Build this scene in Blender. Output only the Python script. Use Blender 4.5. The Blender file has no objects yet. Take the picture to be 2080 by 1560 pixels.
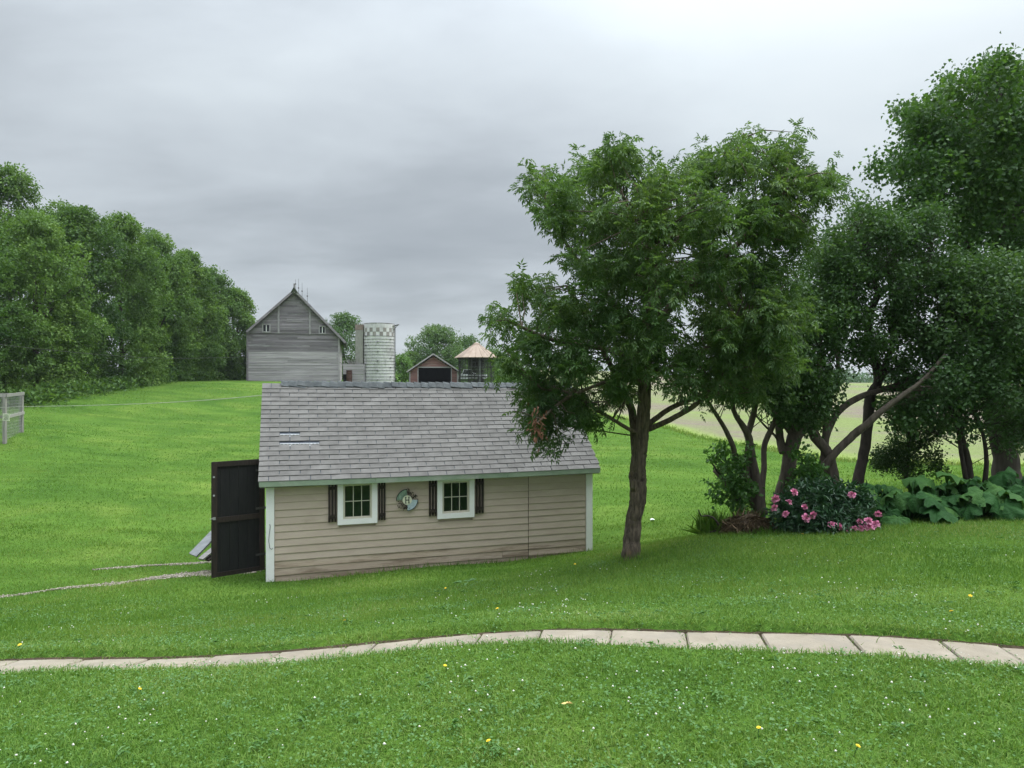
import bpy, math, random
import numpy as np
from mathutils import Vector, Matrix

random.seed(7); RNG = np.random.default_rng(7)
S = bpy.context.scene
C = S.collection
F = 1400.0; CX = 1040.0; CY = 780.0; CAMZ = 1.65      # focal length and centre in photo pixels

# ------------------------------------------------------------------ camera, sky, sun, exposure
cam_d = bpy.data.cameras.new('camera'); cam = bpy.data.objects.new('camera', cam_d); C.objects.link(cam)
cam.location = (0, 0, CAMZ); cam.rotation_euler = (math.radians(90), 0, 0)
cam_d.sensor_width = 36; cam_d.lens = 36 * F / 2080; cam_d.clip_start = .05; cam_d.clip_end = 3000
S.camera = cam
SUN_EL, SUN_AZ = math.radians(56), math.radians(72)    # azimuth clockwise from the view direction
w = bpy.data.worlds.new('World'); S.world = w; w.use_nodes = True
nt = w.node_tree; nt.nodes.clear(); L = nt.links
def N(t, kind, **kw):
    n = t.nodes.new(kind)
    for k, v in kw.items(): setattr(n, k, v)
    return n
def setin(n, **kw):
    for k, v in kw.items(): n.inputs[k.replace('_', ' ')].default_value = v
out = N(nt, 'ShaderNodeOutputWorld'); bg = N(nt, 'ShaderNodeBackground')
sky = N(nt, 'ShaderNodeTexSky', sky_type='NISHITA', sun_disc=False, sun_elevation=SUN_EL, sun_rotation=SUN_AZ)
tc = N(nt, 'ShaderNodeTexCoord'); sep = N(nt, 'ShaderNodeSeparateXYZ'); L.new(tc.outputs['Generated'], sep.inputs[0])
def math_n(t, op, a, b=None, clamp=False):
    n = N(t, 'ShaderNodeMath', operation=op, use_clamp=clamp)
    for i, v in enumerate((a, b)):
        if v is None: continue
        if isinstance(v, (int, float)): n.inputs[i].default_value = v
        else: t.links.new(v, n.inputs[i])
    return n.outputs[0]
def M_(op, a, b=None, clamp=False): return math_n(nt, op, a, b, clamp)
zc = M_('MAXIMUM', sep.outputs['Z'], 0.0)
zd = M_('ADD', zc, 0.22)
cmb = N(nt, 'ShaderNodeCombineXYZ')
L.new(M_('DIVIDE', sep.outputs['X'], zd), cmb.inputs[0]); L.new(M_('DIVIDE', sep.outputs['Y'], zd), cmb.inputs[1])
def noise(t, vec, scale, detail=4, rough=.5, dist=0., loc=(0, 0, 0), scl=(1, 1, 1), rot=(0, 0, 0)):
    mp = N(t, 'ShaderNodeMapping'); mp.inputs['Location'].default_value = loc
    mp.inputs['Scale'].default_value = scl; mp.inputs['Rotation'].default_value = rot
    t.links.new(vec, mp.inputs[0])
    n = N(t, 'ShaderNodeTexNoise'); setin(n, Scale=scale, Detail=detail, Roughness=rough, Distortion=dist)
    t.links.new(mp.outputs[0], n.inputs['Vector']); return n.outputs['Fac']
n1 = noise(nt, cmb.outputs[0], .7, 5, .5, .15, loc=(3.4, 2.1, 0), scl=(.85, 1.3, 1))
n2 = noise(nt, cmb.outputs[0], 2.0, 7, .55, .2, loc=(1.7, 5.2, 0), scl=(.8, 1.3, 1))
cl = M_('ADD', M_('MULTIPLY', n1, .68), M_('MULTIPLY', n2, .32))
def ramp(t, fac, stops, interp='LINEAR'):
    r = N(t, 'ShaderNodeValToRGB'); r.color_ramp.interpolation = interp
    while len(r.color_ramp.elements) < len(stops): r.color_ramp.elements.new(.5)
    for e, (p, c) in zip(r.color_ramp.elements, stops): e.position = p; e.color = (*c, 1) if len(c) == 3 else c
    if fac is not None: t.links.new(fac, r.inputs[0])
    return r.outputs[0]
# thin place in the cloud deck where the hidden sun stands
sd = Vector((math.sin(SUN_AZ) * math.cos(SUN_EL), math.cos(SUN_AZ) * math.cos(SUN_EL), math.sin(SUN_EL)))
dp = N(nt, 'ShaderNodeVectorMath', operation='DOT_PRODUCT'); L.new(tc.outputs['Generated'], dp.inputs[0])
dp.inputs[1].default_value = sd
glow = M_('POWER', M_('MAXIMUM', dp.outputs['Value'], 0), 2.5)
dp2 = N(nt, 'ShaderNodeVectorMath', operation='DOT_PRODUCT'); L.new(tc.outputs['Generated'], dp2.inputs[0])
dp2.inputs[1].default_value = (math.sin(math.radians(22)) * math.cos(math.radians(34)), math.cos(math.radians(22)) * math.cos(math.radians(34)), math.sin(math.radians(34)))
thin = M_('POWER', M_('MAXIMUM', dp2.outputs['Value'], 0), 9.0)
cl2 = M_('ADD', M_('ADD', cl, M_('MULTIPLY', glow, .28)), M_('MULTIPLY', thin, .20))
ccol = ramp(nt, cl2, [(.34, (.42, .465, .510)), (.46, (.50, .55, .595)), (.55, (.62, .68, .73)), (.72, (.78, .855, .90)), (.9, (.88, .95, .98))])
ov = M_('ADD', M_('MULTIPLY', M_('POWER', zc, 4.0), 8.0), .80)    # overcast sky: brighter towards the zenith
vm = N(nt, 'ShaderNodeVectorMath', operation='SCALE'); L.new(ccol, vm.inputs[0]); L.new(ov, vm.inputs['Scale'])
sk = N(nt, 'ShaderNodeVectorMath', operation='SCALE'); L.new(sky.outputs[0], sk.inputs[0]); sk.inputs['Scale'].default_value = .1
mx = N(nt, 'ShaderNodeMix', data_type='RGBA'); mx.inputs[0].default_value = .92
L.new(sk.outputs[0], mx.inputs[6]); L.new(vm.outputs[0], mx.inputs[7]); L.new(mx.outputs[2], bg.inputs[0])
bg.inputs[1].default_value = 1.0
L.new(bg.outputs[0], out.inputs[0])
sl = bpy.data.lights.new('sun', 'SUN'); sl.energy = 1.5; sl.angle = math.radians(40); sl.color = (1, .97, .92)
so = bpy.data.objects.new('sun', sl); C.objects.link(so); so.rotation_euler = Vector(sd).to_track_quat('Z', 'Y').to_euler()
so.location = sd * 60
S.view_settings.view_transform = 'Standard'; S.view_settings.look = 'None'
S.view_settings.exposure = 0.15; S.view_settings.gamma = 1; S.view_settings.use_curve_mapping = False
S.render.engine = 'CYCLES'
S.cycles.max_bounces = 4; S.cycles.diffuse_bounces = 3; S.cycles.glossy_bounces = 2; S.cycles.transmission_bounces = 4
S.cycles.transparent_max_bounces = 4; S.cycles.volume_bounces = 0
S.cycles.use_denoising = True

# ------------------------------------------------------------------ helpers
def P(px, py, d): return np.array([(px - CX) / F * d, d, (CY - py) / F * d + CAMZ])
def V(*a): return np.array(a, float)
def nrm(a): a = np.asarray(a, float); return a / np.maximum(np.linalg.norm(a, axis=-1, keepdims=True), 1e-9)
def link(o, parent=None):
    C.objects.link(o)
    if parent is not None: o.parent = parent
    return o
def tag(o, label=None, cat=None, group=None, kind=None):
    if label: o['label'] = label
    if cat: o['category'] = cat
    if group: o['group'] = group
    if kind: o['kind'] = kind
    return o
def thing(name, loc, label, cat, rz=0., group=None):
    o = bpy.data.objects.new(name, None); o.empty_display_size = .2; C.objects.link(o)
    o.location = loc; o.rotation_euler = (0, 0, rz); return tag(o, label, cat, group)
class MB:
    def __init__(s): s.v = []; s.f = []; s.r = []
    def add(s, vs, fs, r=None):
        b = len(s.v); s.v.extend([tuple(map(float, q)) for q in vs]); rr = random.random() if r is None else r
        for f in fs: s.f.append(tuple(b + i for i in f)); s.r.append(rr)
        return s
    def box(s, c, size, rot=None, r=None):
        hx, hy, hz = size[0] / 2, size[1] / 2, size[2] / 2
        vs = [Vector((x, y, z)) for z in (-hz, hz) for x, y in ((-hx, -hy), (hx, -hy), (hx, hy), (-hx, hy))]
        if rot is not None: vs = [rot @ q for q in vs]
        c = Vector(c)
        return s.add([q + c for q in vs], [(3, 2, 1, 0), (4, 5, 6, 7), (0, 1, 5, 4), (1, 2, 6, 5), (2, 3, 7, 6), (3, 0, 4, 7)], r)
    def span(s, a, b, r=None):
        a = np.minimum(a, b) * 1., np.maximum(a, b) * 1.
        return s.box((a[0] + a[1]) / 2, a[1] - a[0], None, r)
    def bar(s, a, b, wd, th, up=(0, 0, 1), r=None):
        a = Vector(a); b = Vector(b); x = (b - a).normalized(); u = Vector(up)
        y = u.cross(x)
        if y.length < 1e-5: y = Vector((1, 0, 0)).cross(x)
        y.normalize(); z = x.cross(y)
        return s.box((a + b) / 2, ((b - a).length, wd, th), Matrix((x, y, z)).transposed(), r)
    def prism(s, poly, y0, y1, r=None):      # poly in x,z, extruded in y (counter-clockwise seen from -y)
        n = len(poly); vs = [(x, y0, z) for x, z in poly] + [(x, y1, z) for x, z in poly]
        fs = [tuple(range(n)), tuple(range(2 * n - 1, n - 1, -1))] + [(i + n, (i + 1) % n + n, (i + 1) % n, i) for i in range(n)]
        return s.add(vs, fs, r)
    def tube(s, pts, rad, k=8, wob=0., caps=True, r=None, fur=0.):
        pts = [Vector(p) for p in pts]; n = len(pts); vs = []; fs = []
        ref = Vector((.13, .97, .21))
        for i, p in enumerate(pts):
            t = (pts[min(i + 1, n - 1)] - pts[max(i - 1, 0)]).normalized()
            if abs(t.dot(ref)) > .95: ref = Vector((.9, .1, .4))
            x = (ref - t * ref.dot(t)).normalized(); y = t.cross(x)
            for j in range(k):
                a = 2 * math.pi * j / k
                q = rad[i] * (1 + wob * (.7 * math.sin(3 * a + i * .17) + .5 * math.sin(5 * a - i * .29 + 1) + .35 * math.sin(9 * a + 2.1 * math.sin(i * .4)) + .25 * (random.random() - .5)) + fur * (abs(math.sin(7 * a + 1.2 * math.sin(i * .21))) + .8 * abs(math.sin(11 * a - 1.7 * math.sin(i * .13 + 1))) - .9 + .5 * (random.random() - .5)))
                vs.append(p + (x * math.cos(a) + y * math.sin(a)) * q)
        for i in range(n - 1):
            for j in range(k):
                fs.append((i * k + j, i * k + (j + 1) % k, (i + 1) * k + (j + 1) % k, (i + 1) * k + j))
        if caps: fs.append(tuple(range(k - 1, -1, -1))); fs.append(tuple(range((n - 1) * k, n * k)))
        return s.add(vs, fs, r)
    def mesh(s, name, mat, smooth=False):
        m = bpy.data.meshes.new(name); m.from_pydata(s.v, [], s.f)
        at = m.attributes.new('rnd', 'FLOAT', 'FACE'); at.data.foreach_set('value', np.array(s.r, np.float32))
        if mat: m.materials.append(mat)
        if smooth: m.polygons.foreach_set('use_smooth', [True] * len(m.polygons))
        return m
    def build(s, name, mat, parent=None, smooth=False):
        return link(bpy.data.objects.new(name, s.mesh(name, mat, smooth)), parent)
def tri_mesh(name, v, f, rnd, mat, parent=None):         # big numpy meshes, triangles only
    m = bpy.data.meshes.new(name); nv, nf = len(v), len(f)
    m.vertices.add(nv); m.vertices.foreach_set('co', np.ascontiguousarray(v, np.float32).ravel())
    m.loops.add(nf * 3); m.loops.foreach_set('vertex_index', np.ascontiguousarray(f, np.int32).ravel())
    m.polygons.add(nf); m.polygons.foreach_set('loop_start', np.arange(0, nf * 3, 3, dtype=np.int32))
    m.polygons.foreach_set('loop_total', np.full(nf, 3, np.int32))
    at = m.attributes.new('rnd', 'FLOAT', 'FACE'); at.data.foreach_set('value', np.ascontiguousarray(rnd, np.float32))
    m.update(calc_edges=True); m.materials.append(mat)
    return link(bpy.data.objects.new(name, m), parent)
def smooth_line(pts, n=5):                                # Catmull-Rom through rows of numbers
    p = np.array(pts, float); p = np.vstack([2 * p[0] - p[1], p, 2 * p[-1] - p[-2]]); o = []
    for i in range(1, len(p) - 2):
        for t in np.linspace(0, 1, n, endpoint=False):
            a, b, c, d = p[i - 1], p[i], p[i + 1], p[i + 2]
            o.append(.5 * (2 * b + (c - a) * t + (2 * a - 5 * b + 4 * c - d) * t * t + (3 * b - a - 3 * c + d) * t ** 3))
    o.append(p[-2]); return np.array(o)

# ------------------------------------------------------------------ materials
def gmat(name, c1, c2, scale=6., rough=.8, bump=.15, bscale=None, stretch=(1, 1, 1), rnd=None, amt=.35, dirt=None, dscale=2., dcut=(.52, .7), spec=.3, metal=0., coord='Object'):
    m = bpy.data.materials.new(name); m.use_nodes = True; t = m.node_tree; b = t.nodes['Principled BSDF']
    tcn = N(t, 'ShaderNodeTexCoord'); vec = tcn.outputs[coord]
    if rnd == 'obj':
        oi = N(t, 'ShaderNodeObjectInfo'); ad = N(t, 'ShaderNodeVectorMath', operation='ADD'); t.links.new(vec, ad.inputs[0])
        sc = N(t, 'ShaderNodeVectorMath', operation='SCALE'); sc.inputs[0].default_value = (7, 13, 5); t.links.new(oi.outputs['Random'], sc.inputs['Scale'])
        t.links.new(sc.outputs[0], ad.inputs[1]); vec = ad.outputs[0]; rv = oi.outputs['Random']
    elif rnd == 'attr':
        an = N(t, 'ShaderNodeAttribute', attribute_name='rnd'); rv = an.outputs['Fac']
    nf = noise(t, vec, scale, 5, .6, .2, scl=stretch)
    col = ramp(t, nf, [(.3, c1), (.7, c2)])
    if dirt is not None:
        dn = noise(t, vec, dscale, 6, .65, .3, loc=(5, 2, 9), scl=stretch)
        dm = ramp(t, dn, [(dcut[0], (0, 0, 0)), (dcut[1], (1, 1, 1))])
        mxx = N(t, 'ShaderNodeMix', data_type='RGBA'); t.links.new(dm, mxx.inputs[0]); t.links.new(col, mxx.inputs[6]); mxx.inputs[7].default_value = (*dirt, 1); col = mxx.outputs[2]
    if rnd:
        hv = N(t, 'ShaderNodeHueSaturation'); t.links.new(col, hv.inputs['Color'])
        t.links.new(math_n(t, 'ADD', math_n(t, 'MULTIPLY', rv, amt), 1 - amt / 2), hv.inputs['Value']); col = hv.outputs[0]
    t.links.new(col, b.inputs['Base Color']); setin(b, Roughness=rough, Metallic=metal); b.inputs['Specular IOR Level'].default_value = spec
    if bump:
        bn = noise(t, vec, bscale or scale * 4, 6, .65, 0, scl=stretch)
        bp = N(t, 'ShaderNodeBump'); setin(bp, Strength=bump, Distance=.02); t.links.new(bn, bp.inputs['Height']); t.links.new(bp.outputs[0], b.inputs['Normal'])
    return m
def leafmat(name, stops, trans=.3, rough=.5, spec=.25, nscale=0., bump=0.):
    m = bpy.data.materials.new(name); m.use_nodes = True; t = m.node_tree; b = t.nodes['Principled BSDF']; o = t.nodes['Material Output']
    an = N(t, 'ShaderNodeAttribute', attribute_name='rnd'); fac = an.outputs['Fac']
    if nscale:
        geo = N(t, 'ShaderNodeNewGeometry'); nn = noise(t, geo.outputs['Position'], nscale, 3, .5)
        fac = math_n(t, 'ADD', math_n(t, 'MULTIPLY', fac, .75), math_n(t, 'MULTIPLY', math_n(t, 'SUBTRACT', nn, .32), .8), True)
    k = len(stops); col = ramp(t, fac, [(i / (k - 1), c) for i, c in enumerate(stops)])
    t.links.new(col, b.inputs['Base Color']); setin(b, Roughness=rough); b.inputs['Specular IOR Level'].default_value = spec
    if bump:
        gp = N(t, 'ShaderNodeTexCoord'); bn = noise(t, gp.outputs['Object'], 16., 4, .6); bp = N(t, 'ShaderNodeBump'); setin(bp, Strength=bump, Distance=.03); t.links.new(bn, bp.inputs['Height']); t.links.new(bp.outputs[0], b.inputs['Normal'])
    tr = N(t, 'ShaderNodeBsdfTranslucent'); g = N(t, 'ShaderNodeMix', data_type='RGBA', blend_type='MULTIPLY'); g.inputs[0].default_value = 1
    t.links.new(col, g.inputs[6]); g.inputs[7].default_value = (1.5, 1.5, .7, 1); t.links.new(g.outputs[2], tr.inputs[0])
    ms = N(t, 'ShaderNodeMixShader'); ms.inputs[0].default_value = trans
    t.links.new(b.outputs[0], ms.inputs[1]); t.links.new(tr.outputs[0], ms.inputs[2]); t.links.new(ms.outputs[0], o.inputs[0]); return m
MT = {}
MT['white'] = gmat('white_paint', (.76, .735, .745), (.83, .805, .81), 5, .55, .08, dirt=(.45, .42, .36), dscale=3, dcut=(.66, .85))
MT['tan'] = gmat('tan_siding', (.42, .330, .275), (.49, .395, .335), 3, .75, .10, stretch=(.7, 1, 1.6), rnd='obj', amt=.07, dirt=(.25, .19, .14), dscale=2.4, dcut=(.62, .86))
MT['tan_low'] = gmat('tan_siding_stained', (.37, .28, .22), (.46, .365, .30), 3, .8, .2, stretch=(.35, 1, 3), rnd='obj', amt=.12, dirt=(.13, .085, .055), dscale=3, dcut=(.46, .68))
MT['green_trim'] = gmat('green_trim', (.20, .26, .19), (.28, .34, .26), 4, .6, .1, dirt=(.33, .34, .30), dscale=3)
MT['black_wood'] = gmat('black_wood', (.006, .006, .007), (.014, .013, .014), 8, .7, .25, stretch=(3, 3, .4))
MT['dark_brown'] = gmat('dark_brown_wood', (.012, .009, .008), (.036, .024, .020), 9, .65, .25, stretch=(4, 4, .5), rnd='obj', amt=.4)
MT['sash'] = gmat('beige_vinyl', (.50, .46, .38), (.56, .52, .44), 4, .5, .02)
MT['shingle'] = gmat('grey_shingle', (.122, .116, .110), (.174, .166, .158), 5, .95, .6, 160, rnd='obj', amt=.22, spec=.15)
MT['shingle_far'] = gmat('grey_shingle_upper', (.122, .116, .110), (.174, .166, .158), 5, .95, .6, 160, rnd='attr', amt=.22, spec=.15)
MT['ridge'] = gmat('ridge_shingle', (.065, .072, .076), (.125, .132, .134), 8, .95, .6, 160, rnd='obj', amt=.35, spec=.15)
MT['felt'] = gmat('roof_felt', (.05, .055, .07), (.09, .10, .12), 6, .9, .3)
MT['seal'] = gmat('sealant', (.30, .31, .33), (.40, .41, .42), 8, .8, .1)
MT['raw'] = gmat('weathered_wood', (.16, .15, .145), (.27, .255, .245), 5, .9, .35, stretch=(.4, 4, 4), rnd='obj', amt=.3)
MT['pale_board'] = gmat('pale_grey_board', (.15, .155, .162), (.25, .255, .262), 5, .8, .2, stretch=(.4, 4, 4))
MT['post_grey'] = gmat('grey_post_wood', (.20, .19, .175), (.34, .325, .30), 5, .9, .3, stretch=(4, 4, .4), rnd='obj', amt=.2)
MT['barn_hi'] = gmat('barn_board_bare', (.17, .15, .165), (.28, .25, .27), .9, .9, .3, 9, stretch=(.35, 2, 4), rnd='attr', amt=.5, dirt=(.36, .36, .36), dscale=1.2, dcut=(.58, .72))
MT['barn_lo'] = gmat('barn_board_worn_white', (.29, .265, .28), (.44, .405, .42), .9, .9, .3, 9, stretch=(.3, 2, 4), rnd='attr', amt=.32, dirt=(.27, .25, .25), dscale=.9, dcut=(.54, .72))
MT['barn_trim'] = gmat('barn_trim_wood', (.26, .24, .25), (.38, .36, .37), 2, .9, .2)
MT['barn_roof'] = gmat('barn_roof_shingle', (.11, .11, .115), (.19, .19, .19), 2, .95, .3, rnd='attr', amt=.4)
MT['silo'] = gmat('silo_white_block', (.54, .52, .53), (.68, .655, .665), .8, .8, .1, rnd='attr', amt=.14, dirt=(.36, .35, .34), dscale=1.2, dcut=(.52, .76), stretch=(1, 1, .5))
MT['silo_dark'] = gmat('silo_brown_block', (.24, .215, .205), (.34, .31, .295), 3, .8, .1, rnd='obj', amt=.3)
MT['band'] = gmat('steel_band', (.10, .10, .11), (.17, .16, .16), 4, .6, .1)
MT['red'] = gmat('red_siding', (.17, .085, .08), (.27, .14, .13), 1.5, .85, .2, stretch=(.4, 2, 4), rnd='attr', amt=.4, dirt=(.33, .27, .255), dscale=1.6, dcut=(.55, .75))
MT['rust_roof'] = gmat('rusty_tin', (.225, .16, .118), (.315, .24, .185), 1.5, .6, .1, rnd='obj', amt=.4, dirt=(.31, .235, .185), dscale=1.2, dcut=(.5, .7), stretch=(1, 1, .5))
MT['brown_tin'] = gmat('brown_tin', (.20, .145, .125), (.29, .225, .20), 3, .8, .1)
MT['rust'] = gmat('rusty_barrel', (.06, .03, .027), (.10, .05, .042), 5, .8, .2)
MT['darkmetal'] = gmat('dark_metal', (.03, .03, .033), (.07, .065, .06), 8, .6, .1)
MT['concrete'] = gmat('concrete_slab', (.20, .168, .128), (.275, .238, .188), 5, .9, .35, 40, rnd='obj', amt=.12, dirt=(.20, .175, .145), dscale=3.5, dcut=(.48, .74))
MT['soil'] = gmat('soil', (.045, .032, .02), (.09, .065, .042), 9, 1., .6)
MT['gravel'] = gmat('gravel', (.20, .172, .135), (.33, .295, .245), 30, .95, .6, rnd='attr', amt=.6)
MT['bark'] = gmat('bark', (.034, .027, .021), (.19, .15, .11), 14, .95, 1., 26, stretch=(2.4, 2.4, .45), dirt=(.19, .125, .05), dscale=3, dcut=(.60, .8))
MT['bark_pale'] = gmat('lilac_bark', (.06, .048, .038), (.15, .122, .097), 8, .95, .8, 18, stretch=(2, 2, .4))
MT['bark_dark'] = gmat('dark_bark', (.035, .028, .024), (.075, .06, .05), 8, .95, .8, 18, stretch=(2, 2, .4))
MT['dead'] = gmat('dead_grass', (.075, .052, .03), (.20, .145, .085), 20, .9, .1, rnd='attr', amt=.7)
MT['paperwhite'] = gmat('white_litter', (.7, .72, .75), (.8, .82, .85), 8, .6, .1)
MT['cream'] = gmat('cream_disc', (.62, .60, .46), (.70, .68, .55), 5, .6, .05)
MT['enamel'] = gmat('blue_enamel', (.30, .38, .44), (.50, .57, .62), 25, .4, .05)
MT['leafmetal'] = gmat('green_leaf_print', (.03, .06, .045), (.30, .40, .32), 22, .5, .1, stretch=(1, 1, .4))
MT['ink'] = gmat('dark_ink', (.015, .03, .028), (.03, .045, .04), 8, .6, .05)
MT['notice'] = gmat('yellow_notice', (.55, .58, .42), (.72, .73, .58), 60, .8, .0, dirt=(.2, .24, .15), dscale=45, dcut=(.52, .6))
MT['tin_white'] = gmat('pale_metal_roof', (.62, .70, .78), (.70, .78, .84), 3, .4, .05)
MT['car_white'] = gmat('white_car_paint', (.72, .73, .74), (.76, .77, .78), 3, .3, 0)
MT['pole'] = gmat('pole_wood', (.20, .19, .18), (.30, .29, .28), 4, .9, .2, stretch=(3, 3, .3))
MT['pink'] = gmat('pink_petal', (.62, .17, .33), (.78, .36, .50), 8, .6, .0, rnd='attr', amt=.5)
MT['yellow'] = gmat('yellow_petal', (.80, .50, .02), (.86, .62, .05), 20, .6, 0)
MT['dry_leaf'] = gmat('dry_leaf', (.48, .33, .10), (.62, .45, .18), 20, .7, 0)
MT['wire'] = gmat('wire', (.20, .20, .19), (.30, .30, .29), 4, .5, 0)
MT['rope'] = gmat('rope_line', (.24, .26, .20), (.36, .37, .30), 4, .7, 0)
MT['brown_leaf'] = gmat('dead_leaf', (.10, .045, .025), (.17, .08, .045), 8, .8, 0, rnd='attr', amt=.5)
def glassmat():
    m = bpy.data.materials.new('window_glass'); m.use_nodes = True; t = m.node_tree; b = t.nodes['Principled BSDF']
    b.inputs['Base Color'].default_value = (.006, .012, .010, 1); setin(b, Roughness=.06); b.inputs['Specular IOR Level'].default_value = .6; return m
MT['glass'] = glassmat()
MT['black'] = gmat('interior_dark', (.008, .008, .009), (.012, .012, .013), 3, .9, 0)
MT['ash'] = leafmat('ash_leaf', [(.032, .074, .026), (.055, .112, .036), (.090, .156, .050), (.142, .208, .058)], .38, .5, .25, .9)
MT['lilac'] = leafmat('lilac_leaf', [(.026, .064, .020), (.046, .098, .030), (.085, .148, .052)], .32, .5, .25, .9)
MT['maple'] = leafmat('maple_leaf', [(.026, .066, .020), (.046, .102, .028), (.095, .170, .042)], .36, .5, .25, .6)
MT['hedge'] = leafmat('hedge_leaf', [(.028, .070, .020), (.056, .116, .028), (.105, .190, .042), (.16, .25, .058)], .3, .55, .2, .33)
MT['bgtree'] = leafmat('far_leaf', [(.05, .105, .038), (.085, .155, .05), (.14, .22, .068)], .25, .6, .2, .3)
MT['bglight'] = leafmat('far_light_leaf', [(.06, .13, .03), (.10, .19, .045), (.15, .25, .06)], .25, .6, .2, .3)
MT['peony'] = leafmat('peony_leaf', [(.018, .056, .026), (.034, .088, .038), (.06, .125, .056)], .15, .4, .4)
MT['rhubarb'] = leafmat('rhubarb_leaf', [(.014, .052, .014), (.030, .092, .024), (.068, .150, .036)], .2, .6, .12, 5., .8)
MT['shrub'] = leafmat('shrub_leaf', [(.018, .046, .012), (.035, .08, .022), (.07, .13, .035)], .3, .5, .25)
MT['sapling'] = leafmat('sapling_leaf', [(.035, .10, .02), (.06, .15, .03), (.10, .21, .045)], .3, .45, .3)
MT['grass'] = leafmat('grass_blade', [(.044, .110, .018), (.076, .162, .026), (.114, .208, .036), (.158, .238, .052), (.29, .31, .135)], .3, .6, .15, .5)
MT['clover_leaf'] = leafmat('clover_leaf', [(.042, .115, .024), (.066, .155, .036), (.100, .195, .060)], .2, .5, .3)
MT['petal'] = gmat('clover_petal', (.50, .50, .40), (.64, .64, .56), 30, .7, 0)

# ------------------------------------------------------------------ terrain height
CTRL = [  # photo pixel and distance of points on the ground
 (1040,1560,2.96),(0,1560,3.22),(2080,1560,2.9),(2080,1325,4.25),(1650,1300,4.5),(1240,1290,4.75),(950,1298,4.9),(600,1330,4.98),(0,1350,5.2),
 (300,1270,7.3),(0,1280,7.0),(548,1187,11.0),(430,1168,11.5),(0,1215,10.4),(1285,1134,9.5),(1650,1200,6.4),(2080,1190,6.2),(1000,1222,7.2),
 (1000,1165,10.),(900,1155,11.7),(1200,1122,12.5),(1073,1142,12.1),(1400,1102,9.8),(1500,1088,10.0),(1660,1085,9.9),(1900,1064,9.9),(2080,1053,9.9),
 (1400,1075,14.5),(1600,1030,14.5),(1900,1000,14.5),(2150,985,14),(1400,985,21),(1300,900,31),(1420,893,33),(1250,860,39),(1560,918,28),(1700,936,26),(2080,950,24),
 (1500,845,48),(1750,835,52),(2080,845,48),(1230,960,22),(0,1100,14.3),(430,1105,14.8),(200,1000,20),(0,935,25),(450,1000,21),(450,900,32),(250,860,37),(450,840,43),(30,888,28),
 (110,806,42),(60,820,40),(300,776,58),(500,774,69),(700,776,70),(770,778,72),(880,782,74),(970,785,72),(400,772,72),(0,800,50),(-300,820,45),(-300,1000,20),(-300,1215,10),
 (1130,748,140),(1400,766,135),(1730,779,135),(2080,777,130),(2500,790,120),(2500,900,40),(2500,1050,10),(800,770,110),(500,765,110),(100,770,90),(-300,775,90),(1600,790,230),(1000,770,260),(2200,800,230),(200,770,230)]
_cp = np.array([P(*c) for c in CTRL])
_cp = np.vstack([_cp, [[-8, -6, .15], [0, -6, .2], [8, -6, .2], [-40, -30, -1], [0, -40, 0], [40, -30, 0], [-300, 0, 0], [300, 0, 0], [0, -300, 0], [-300, 500, 2], [300, 500, 0], [0, 600, 2]]])
def _phi(r2): return np.sqrt(r2 + 2.2)
_A = _phi(((_cp[:, None, :2] - _cp[None, :, :2]) ** 2).sum(-1)); _n = len(_cp)
_PM = np.hstack([np.ones((_n, 1)), _cp[:, :2] * .01])
_K = np.block([[_A - np.eye(_n) * .02, _PM], [_PM.T, np.zeros((3, 3))]])
_wt = np.linalg.solve(_K, np.concatenate([_cp[:, 2], [0, 0, 0]]))
# the path of slabs
PATHPX = [(-250,1362,5.25),(0,1350,5.2),(180,1346,5.15),(360,1342,5.08),(600,1330,4.98),(750,1313,4.95),(950,1299,4.9),(1095,1291,4.84),(1240,1287,4.75),(1395,1289,4.65),(1555,1295,4.55),(1740,1304,4.45),(1935,1315,4.33),(2080,1327,4.25),(2350,1352,4.1)]
PATH = smooth_line([P(*q)[:2] for q in PATHPX], 8)
PW = .215
def path_dist(x, y):
    x = np.asarray(x, float); y = np.asarray(y, float); best = np.full(x.shape, 1e9); side = np.zeros(x.shape)
    for a, b in zip(PATH[:-1], PATH[1:]):
        d = b - a; t = np.clip(((x - a[0]) * d[0] + (y - a[1]) * d[1]) / (d @ d), 0, 1)
        qx = x - a[0] - t * d[0]; qy = y - a[1] - t * d[1]; r = np.hypot(qx, qy)
        sg = np.sign(d[0] * qy - d[1] * qx); side = np.where(r < best, sg, side); best = np.minimum(best, r)
    return best, side
def base_h(x, y):
    x = np.atleast_1d(np.asarray(x, float)); y = np.atleast_1d(np.asarray(y, float)); o = np.empty(x.shape)
    for i in range(0, len(x), 40000):
        s_ = slice(i, i + 40000)
        r2 = (x[s_, None] - _cp[None, :, 0]) ** 2 + (y[s_, None] - _cp[None, :, 1]) ** 2
        o[s_] = _phi(r2) @ _wt[:_n] + _wt[_n] + .01 * (x[s_] * _wt[_n + 1] + y[s_] * _wt[_n + 2])
    o += .012 * np.sin(x * 2.3 + np.sin(y * 1.7) * 2) * np.sin(y * 2.9 + 1) + .02 * np.sin(x * .7 + 2) * np.sin(y * .55)
    return o
def ground(x, y):
    h = base_h(x, y); x = np.atleast_1d(x); y = np.atleast_1d(y)
    near = (y > 2) & (y < 8) & (np.abs(x) < 9)
    if near.any():
        d, sd_ = path_dist(x[near], y[near])
        e = np.clip((d - PW) / .07, 0, 1)
        h[near] += np.where(sd_ > 0, .035, .012) * np.exp(-np.maximum(d - PW, 0) / .35) * e - .055 * (1 - e)
    return h
def gz(x, y): return float(ground(np.array([x]), np.array([y]))[0])
def on_ground(px, d):
    x = (px - CX) / F * d; return V(x, d, gz(x, d))

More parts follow.
